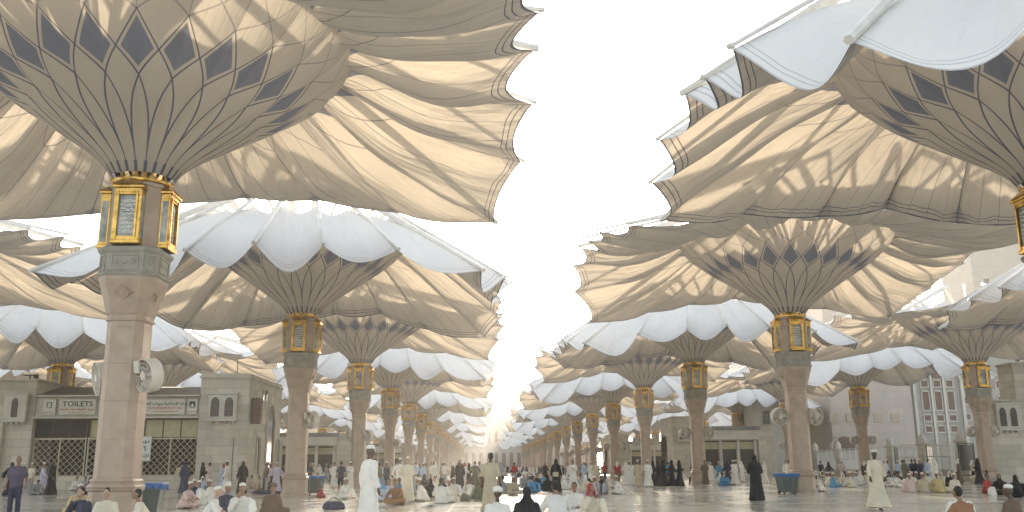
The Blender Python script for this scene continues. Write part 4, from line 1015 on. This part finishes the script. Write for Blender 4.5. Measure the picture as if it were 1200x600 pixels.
for a in [('sit1', 89, 575, 20, 'seated man in white robe nearest the toilets low wall', dict(c='white', gear='hair')), ('sit3', 100, 576, -30, 'seated man in grey robe left of the nearest column', dict(c='grey', gear='hair')), ('sitw1', 109, 577, 10, 'seated woman in black beside the nearest column base', dict(c='black')),
          ('sit2', 88, 604, 40, 'man in beige robe sitting with arms forward at left foreground', dict(c='yellow', gear='cap', gc='white')), ('sit4', 98, 616, -20, 'man in dark shirt sitting in the left foreground', dict(c='dark blue', gear='hair', skin='light')), ('sit1', 123, 618, 5, 'man in cream shirt sitting against the nearest column', dict(c='cream', gear='hair', skin='light')),
          ('sit5', 160, 607, 60, 'person in white shirt sitting between nearest column and bin', dict(c='white', gear='hair')), ('sit2', 172, 622, -70, 'black haired man in cream robe crouched before the nearest bin', dict(c='cream', gear='hair', skin='mid')),
          ('sit2', 214, 596, 75, 'seated man in pinkish robe and white cap right of bin', dict(c='pink')), ('sit5', 226, 588, 10, 'seated man in dark blue beside pinkish robed man', dict(c='dark blue', gear='cap')), ('sit1', 235, 592, -60, 'seated man in white robe facing the pinkish robed man', dict(c='white')), ('sit4', 249, 589, -100, 'seated man in white with white cap facing left', dict(c='white')),
          ('sit2', 240, 616, 100, 'close seated man in white robe and broad white cap leaning forward', dict(c='white', skin='light')), ('sit1', 262, 606, 150, 'seated man in navy robe between two white robed men', dict(c='dark blue', gear='cap')), ('sit4', 281, 612, 20, 'large seated man in white resting head on his hand', dict(c='white', skin='mid', sc=1.06)), ('sit3', 268, 598, -30, 'seated man in white cap and navy robe leaning sideways', dict(c='grey', gc='white')),
          ('sit1', 317, 606, 170, 'hunched person wrapped in brown shawl, back to viewer', dict(c='brown', gear='turban', gc='brown')), ('sit3', 345, 579, -120, 'seated man in white leaning against the second left column', dict(c='white', gear='headcloth', gc='pink')), ('sit2', 333, 580, 80, 'seated person in red cloth at the second left column base', dict(c='red', gear='headcloth', gc='red')),
          ('sit3', 303, 574, 20, 'seated man in beige near the east doorway', dict(c='beige', gear='hair')), ('sit1', 311, 573, -20, 'seated man in light brown near the east doorway', dict(c='cream', gear='hair')), ('sitw2', 322, 577, -70, 'seated woman in black beside a dark blanket', dict(c='black')), ('sit5', 295, 572, 60, 'seated man in pink near the stone corner', dict(c='pink', gear='hair')),
          ('sit4', 400, 585, 80, 'man in white robe reclining on the marble', dict(c='white', gear='cap')), ('sit2', 378, 583, -60, 'small child in red crawling on the marble', dict(c='red', gear='hair', sc=.62)),
          ('sitw1', 446, 588, 30, 'seated woman in light blue beside the tall white robed man', dict(c='pale blue', gc='sky')), ('sit3', 457, 587, -40, 'seated man in grey robe in group left of yellow robed man', dict(c='lilac', gear='hair')), ('sit2', 466, 591, -20, 'seated person in rust orange shawl left of yellow robed man', dict(c='orange', gear='turban', gc='orange')),
          ('sit2', 498, 587, -80, 'seated man bending forward in white right of yellow robed man', dict(c='white')), ('sit5', 517, 590, 170, 'seated man in white with back turned, left of centre', dict(c='white', gear='hair', sc=1.05)), ('sit1', 527, 589, 200, 'seated man in cream with back turned, left of centre', dict(c='cream')), ('sit4', 552, 584, -30, 'seated man in white beside an olive bag', dict(c='white', gear='hair')), ('sit1', 563, 585, 160, 'seated woman in olive beside standing beige robed man', dict(c='green', gear='turban', gc='brown')),
          ('sit1', 583, 625, 175, 'close man in white turban seated at bottom centre, back to viewer', dict(c='white', gear='turban', gc='white', skin='dark')), ('sitw1', 617, 622, 170, 'woman in black seated at bottom centre', dict(c='black')), ('sit1', 601, 580, 20, 'seated man in beige robe and cap right of centre man', dict(c='beige')), ('sit3', 588, 578, 120, 'seated man in grey behind the beige robed standing man', dict(c='grey', gear='hair')),
          ('sit2', 655, 616, 190, 'broad back of seated man in white at bottom centre right', dict(c='white', gear='hair', sc=1.12)), ('sit1', 674, 604, -10, 'dark haired young man in white seated facing viewer', dict(c='white', gear='hair', skin='mid')), ('sit4', 688, 610, 30, 'seated man in pale pink robe with red headcloth', dict(c='cream', gear='headcloth', gc='red', skin='mid')),
          ('sit2', 690, 582, 80, 'seated man in lilac white behind the foreground trio', dict(c='lilac')), ('sitw2', 707, 579, -20, 'seated woman with black scarf on open marble', dict(c='grey', gc='black')), ('sit2', 728, 579, -90, 'seated man in white bending left on open marble', dict(c='white')),
          ('sit1', 629, 571, 0, 'seated man in black at centre crowd edge', dict(c='black', gear='hair')), ('sit3', 622, 569, 40, 'seated man in navy robe at centre crowd edge', dict(c='dark blue', gear='cap')), ('sit5', 637, 570, -40, 'seated man in blue at centre crowd edge', dict(c='sky', gear='hair')), ('sit1', 613, 571, 20, 'seated man in grey at centre crowd edge', dict(c='grey')),
          ('sit1', 1130, 622, 175, 'bald man seated at bottom right, only head visible', dict(c='white', gear=None, skin='light')), ('sit2', 1140, 626, 200, 'dark haired person beside bald man at bottom right', dict(c='orange', gear='hair', skin='mid')), ('sit1', 1193, 622, -150, 'man in white cap at bottom right corner', dict(c='brown', gear='cap', skin='dark')),
          ('sit3', 951, 576, 60, 'seated man in cream right beside the big right column', dict(c='cream', gear='hair')), ('sit2', 963, 576, -80, 'seated man in white beside man in cream at big right column', dict(c='white', gear='cap')),
          ('sitw1', 1173, 580, -30, 'seated woman in black left of the corner group', dict(c='black')), ('sitw2', 1188, 583, 20, 'seated woman in black at the right edge', dict(c='black')), ('sit1', 1157, 578, 30, 'seated person in maroon near the outer right column', dict(c='red', gear='hair')),
          ('sit1', 1068, 577, 170, 'seated man in pale pink back turned, leftmost of right group', dict(c='pink')), ('sit1', 1084, 577, 185, 'seated man in beige back turned in right group', dict(c='beige', sc=1.05)), ('sit2', 1102, 577, 175, 'seated man in yellow ochre robe back turned in right group', dict(c='yellow', sc=1.08)), ('sit1', 1121, 577, 190, 'seated man in cream back turned, rightmost of right group', dict(c='cream'))]:
    P(*a[:5], **a[5])
for a in [('walk1', 738, 569, 80, 'man in white robe walking right of the seated groups', dict(c='white')), ('stand1', 748, 571, 20, 'man in beige robe walking between two white robed men', dict(c='beige')), ('walk2', 760, 571, 170, 'man in bright white robe beside black clad women', dict(c='white')),
          ('wom2', 766, 568, 90, 'leftmost woman of the black clad row', dict(c='black')), ('wom3', 772, 569, 80, 'second woman of the black clad row', dict(c='black')), ('wom1', 778, 570, 95, 'third woman of the black clad row, slightly nearer', dict(c='black')), ('wom3', 788, 570, 85, 'fourth woman of the black clad row', dict(c='black')), ('wom1', 797, 570, 90, 'rightmost woman of the black clad row', dict(c='black')),
          ('stand1', 685, 567, 10, 'man in pale blue robe among standing people right of centre', dict(c='pale blue')), ('walk1', 693, 567, 190, 'man in white robe among standing people right of centre', dict(c='white')), ('stand2', 699, 571, 170, 'man in olive beige robe among standing people right of centre', dict(c='beige')),
          ('trous2', 709, 564, 20, 'person in red shirt among standing people right of centre', dict(c='red', gear='hair', c2='dark blue')), ('trous1', 724, 567, 160, 'stooping person in red top right of centre', dict(c='red', gear='headcloth', gc='white', c2='brown')),
          ('trous2', 603, 566, 170, 'man in red shirt standing in the avenue', dict(c='red', gear='hair', c2='grey')), ('stand1', 391, 572, 40, 'man in white robe left of dark shirted man', dict(c='white', gear='hair')), ('trous1', 399, 575, 190, 'man in dark blue shirt among white robes left of centre', dict(c='dark blue', gear='hair', c2='black')),
          ('stand2', 410, 573, -30, 'man in white robe and cap right of dark shirted man', dict(c='white')), ('trous2', 362, 576, 60, 'man in navy clothes standing at the second bin', dict(c='dark blue', gear='hair', c2='black')), ('trous1', 332, 564, 0, 'man in dark clothes in front of the east doorway', dict(c='black', gear='hair', c2='black')),
          ('stand1', 860, 567, 30, 'man in white robe left of the walking abaya woman', dict(c='white')), ('sit3', 846, 569, 60, 'seated person in bright blue by the right pavilion', dict(c='sky', gear='hair')), ('back1', 827, 569, 10, 'man in brown robe by the third right column', dict(c='brown', gear='hair')),
          ('stand2', 926, 568, 80, 'pale robed man touching the big right column', dict(c='cream', gear='hair')), ('stand1', 1062, 567, 20, 'man in olive robe before the fence', dict(c='green', gear='hair')), ('trous1', 1071, 567, 180, 'first man in navy before the fence', dict(c='dark blue', gear='hair')), ('trous2', 1080, 567, 160, 'second man in navy before the fence', dict(c='dark blue', gear='cap')), ('stand1', 1090, 568, 180, 'man in pale blue robe before the fence', dict(c='pale blue', gear='hair')),
          ('trous1', 963, 563, 180, 'man in navy shirt before the fence left end', dict(c='dark blue', gear='hair'))]:
    P(*a[:5], **a[5])

# the wider crowd: each a person of its own, laid out in bands over the plaza
rg = random.Random(5); cols = ['white']*9 + ['cream']*3 + ['beige']*2 + ['pale blue']*2 + ['lilac']*2 + ['grey', 'dark blue', 'black', 'brown', 'green', 'pink', 'sky']
COLS = [(ROWS[r][0], Z1+DY*k) for r in 'LRPQ' for k in range(12)]
def clear(x, y, r=1.15):
    if any(abs(x-a) < r and abs(y-b) < r for a, b in COLS): return False
    if -41 < x < -16.9 and 67.5 < y < 81: return False
    if 41 < x and 75 < y: return False
    for o in PEOPLE:
        if (o.location.x-x)**2 + (o.location.y-y)**2 < .45: return False
    return True
def crowd(n, x0, x1, y0, y1, seated, where, women=.18):
    for _ in range(n):
        for t in range(30):
            Y = 1/(1/y1 + (1/y0-1/y1)*rg.random()) if y1 > y0*1.6 else rg.uniform(y0, y1)
            px = rg.uniform(x0, x1); x = (px-568.5)/FPX*Y; y = Y
            if clear(x, y): break
        else: continue
        c = rg.choice(cols); f = rg.random() < women; st = rg.random() < seated
        if st:
            kn = rg.choice(['sitw1', 'sitw2'] if f else ['sit1', 'sit2', 'sit3', 'sit4', 'sit5'])
        else: kn = rg.choice(['wom1', 'wom2', 'wom3'] if f else ['stand1', 'stand2', 'walk1', 'walk2', 'back1', 'stand1', 'trous1', 'trous2'])
        if f: c = rg.choice(['black', 'black', 'black', 'dark blue', 'white', 'grey'])
        g = rg.choice(['cap', 'cap', 'cap', 'hair', 'hair', 'headcloth']); gc = rg.choice(['white', 'white', 'white', 'red'] if g == 'headcloth' else ['white'])
        pose = 'seated' if st else ('walking' if kn in ('walk1', 'walk2', 'wom1', 'wom3') else 'standing')
        wear = 'abaya' if f else ('shirt and trousers' if kn.startswith('trous') else 'robe')
        hd = '' if f else {'cap': ' and white cap', 'hair': ', bareheaded', 'headcloth': f' and {gc} headcloth'}[g]
        if f: gc = 'white'
        person(kn, x, y, rg.uniform(0, 2*pi), f'{"woman" if f else "man"} in {c} {wear}{hd}, {pose} {where}', c=c, gear=g, gc=gc, skin=rg.choice(['light', 'mid', 'mid', 'dark']), c2=rg.choice(['black', 'grey', 'dark blue', 'beige']), group='people scattered over the plaza', sc=rg.uniform(.94, 1.04))
crowd(44, 405, 560, 60, 95, .25, 'by left avenue columns')
crowd(13, 560, 690, 70, 110, .3, 'far down the open avenue')
crowd(16, 690, 830, 80, 112, .35, 'by right avenue columns')
crowd(16, 805, 925, 70, 85, .2, 'before the right pavilion')
crowd(60, 945, 1150, 60, 80, .85, 'before the fence', .12)
crowd(10, 955, 1140, 84, 95, .1, 'close to the white fence')
crowd(10, 350, 420, 75, 110, .4, 'behind second left column')
crowd(10, 0, 180, 52, 66, .55, 'near the toilets building', .35)
crowd(9, 250, 335, 55, 66, .8, 'by the stone corner')
crowd(13, 440, 570, 42, 54, .9, 'left of centre')
crowd(8, 600, 690, 52, 66, .85, 'right of centre')

# beyond the first umbrellas the crowd reads as one mass
def rough(kn):
    b = Sol(); body, parts, Mx = KIT[kn]
    for me in [body]+[m_ for _, m_ in parts]: b.add([tuple(v.co) for v in me.vertices], [tuple(p.vertices) for p in me.polygons])
    return b.solid('rough', .075, CL['white'], 1)
RG = [rough(k) for k in ('stand1', 'walk1', 'wom2', 'sit1', 'sit2')]
mats = [CL[c] for c in ('white', 'cream', 'pale blue', 'grey', 'black', 'beige', 'dark blue')] + [SK['mid']]
V, F, I = [], [], []
for _ in range(170):
    Y = rg.uniform(112, 330); px = rg.uniform(490, 760) if Y < 200 else rg.uniform(530, 650); x = (px-568.5)/FPX*Y
    if any(abs(x-a) < 1.1 and abs((Y-Z1) % DY) < 1.1 for a in (-9.9, 16.81, 39.85, -33.4)): continue
    me = rg.choice(RG); Mx = Matrix.Translation((x, Y, 0)) @ Matrix.Rotation(rg.uniform(0, 6.3), 4, 'Z'); n = len(V); mi = 4 if me is RG[2] else rg.choice([0, 0, 0, 0, 1, 2, 3, 4, 5, 6])
    V += [tuple(Mx @ v.co) for v in me.vertices]; hz = max(v.co.z for v in me.vertices)-.26
    for p in me.polygons: F.append(tuple(i+n for i in p.vertices)); I.append(7 if p.center.z > hz and mi != 4 else mi)
tag(link('distant_crowd', mesh_from('distant_crowd', V, F, mats, I, True)), kind='stuff')

# ------------------------------------------------------------------ small belongings
def bag(px, py, rz, label, mat, w=.45, d=.25, h=.3, kind='bag'):
    x, y = gnd(px, py); s = Sol(); s.loft([(0, 0, .0, w*.46, d*.45), (0, 0, h*.2, w*.52, d*.52), (0, 0, h*.7, w*.46, d*.40), (.02, 0, h, w*.30, d*.12)], 18)
    r = tag(empty('bag', (x, y, 0), radians(rz)), label, 'bag'); link('bag_body', s.solid('bag_body', .018, mat, 3, folds(h, 0, .01, 5, px)), r)
    b = MB()
    for k in range(8):
        a, c = pi*k/8, pi*(k+1)/8; b.tube((w*.22*cos(a), 0, h*.9+.14*sin(a)), (w*.22*cos(c), 0, h*.9+.14*sin(c)), .012, .012, 6)
    b.build('handle', MAT['dark'], r)
bag(391, 597, 20, 'dark navy bundle lying beside the reclining man', CL['dark blue'], .8, .45, .28)
bag(545, 587, 80, 'olive bag on the marble beside seated man in white', CL['green'], .9, .4, .34)
bag(706, 599, 10, 'small black pouch lying on open marble', CL['black'], .4, .2, .07)
bag(312, 579, 0, 'long dark blanket roll beside seated woman by the doorway', CL['dark blue'], 1.6, .5, .22)
bag(1163, 581, 0, 'pale shopping bag near maroon clad person at right', CL['white'], .4, .25, .4)
s = MB(); x, y = o.location.x, o.location.y
bx = MB(); bx.box((0, 0, 0), (.34, .12, .26), bev=.03); sb = tag(bx.build('shoulder_bag', CL['beige'], None, (x-.05, y-.33, 1.0)), 'beige shoulder bag on the back of the black clad woman', 'bag')

# ------------------------------------------------------------------ warm dusty air
HAZE = 0.00042
m = bpy.data.materials.new('dusty air'); m.use_nodes = True; nt = m.node_tree; nt.nodes.clear()
out = nd(nt, 'ShaderNodeOutputMaterial'); pv = nd(nt, 'ShaderNodeVolumePrincipled'); pv.inputs['Density'].default_value = HAZE
pv.inputs['Color'].default_value = (.98, .95, .90, 1); pv.inputs['Anisotropy'].default_value = .45; nt.links.new(pv.outputs[0], out.inputs['Volume'])
if HAZE > 0:
    b = MB(); b.box((-30, 560, 29), (3200, 2200, 60)); b.box; tag(b.build('haze', m), kind='stuff')

# ------------------------------------------------------------------ labels: number any that still coincide, from the left of the view
from collections import defaultdict
D_ = defaultdict(list)
for o in C.objects:
    if o.parent is None and 'label' in o: D_[o['label']].append(o)
for lab, os_ in D_.items():
    if len(os_) > 1:
        os_.sort(key=lambda q: q.location.x/max(q.location.y, 1))
        n = len(os_); NM = ['leftmost', 'second from left', 'third from left', 'fourth from left', 'fifth from left', 'sixth from left', 'seventh from left', 'eighth from left']
        for i, q in enumerate(os_): q['label'] = lab + ', ' + ('rightmost' if i == n-1 else NM[min(i, 7)])
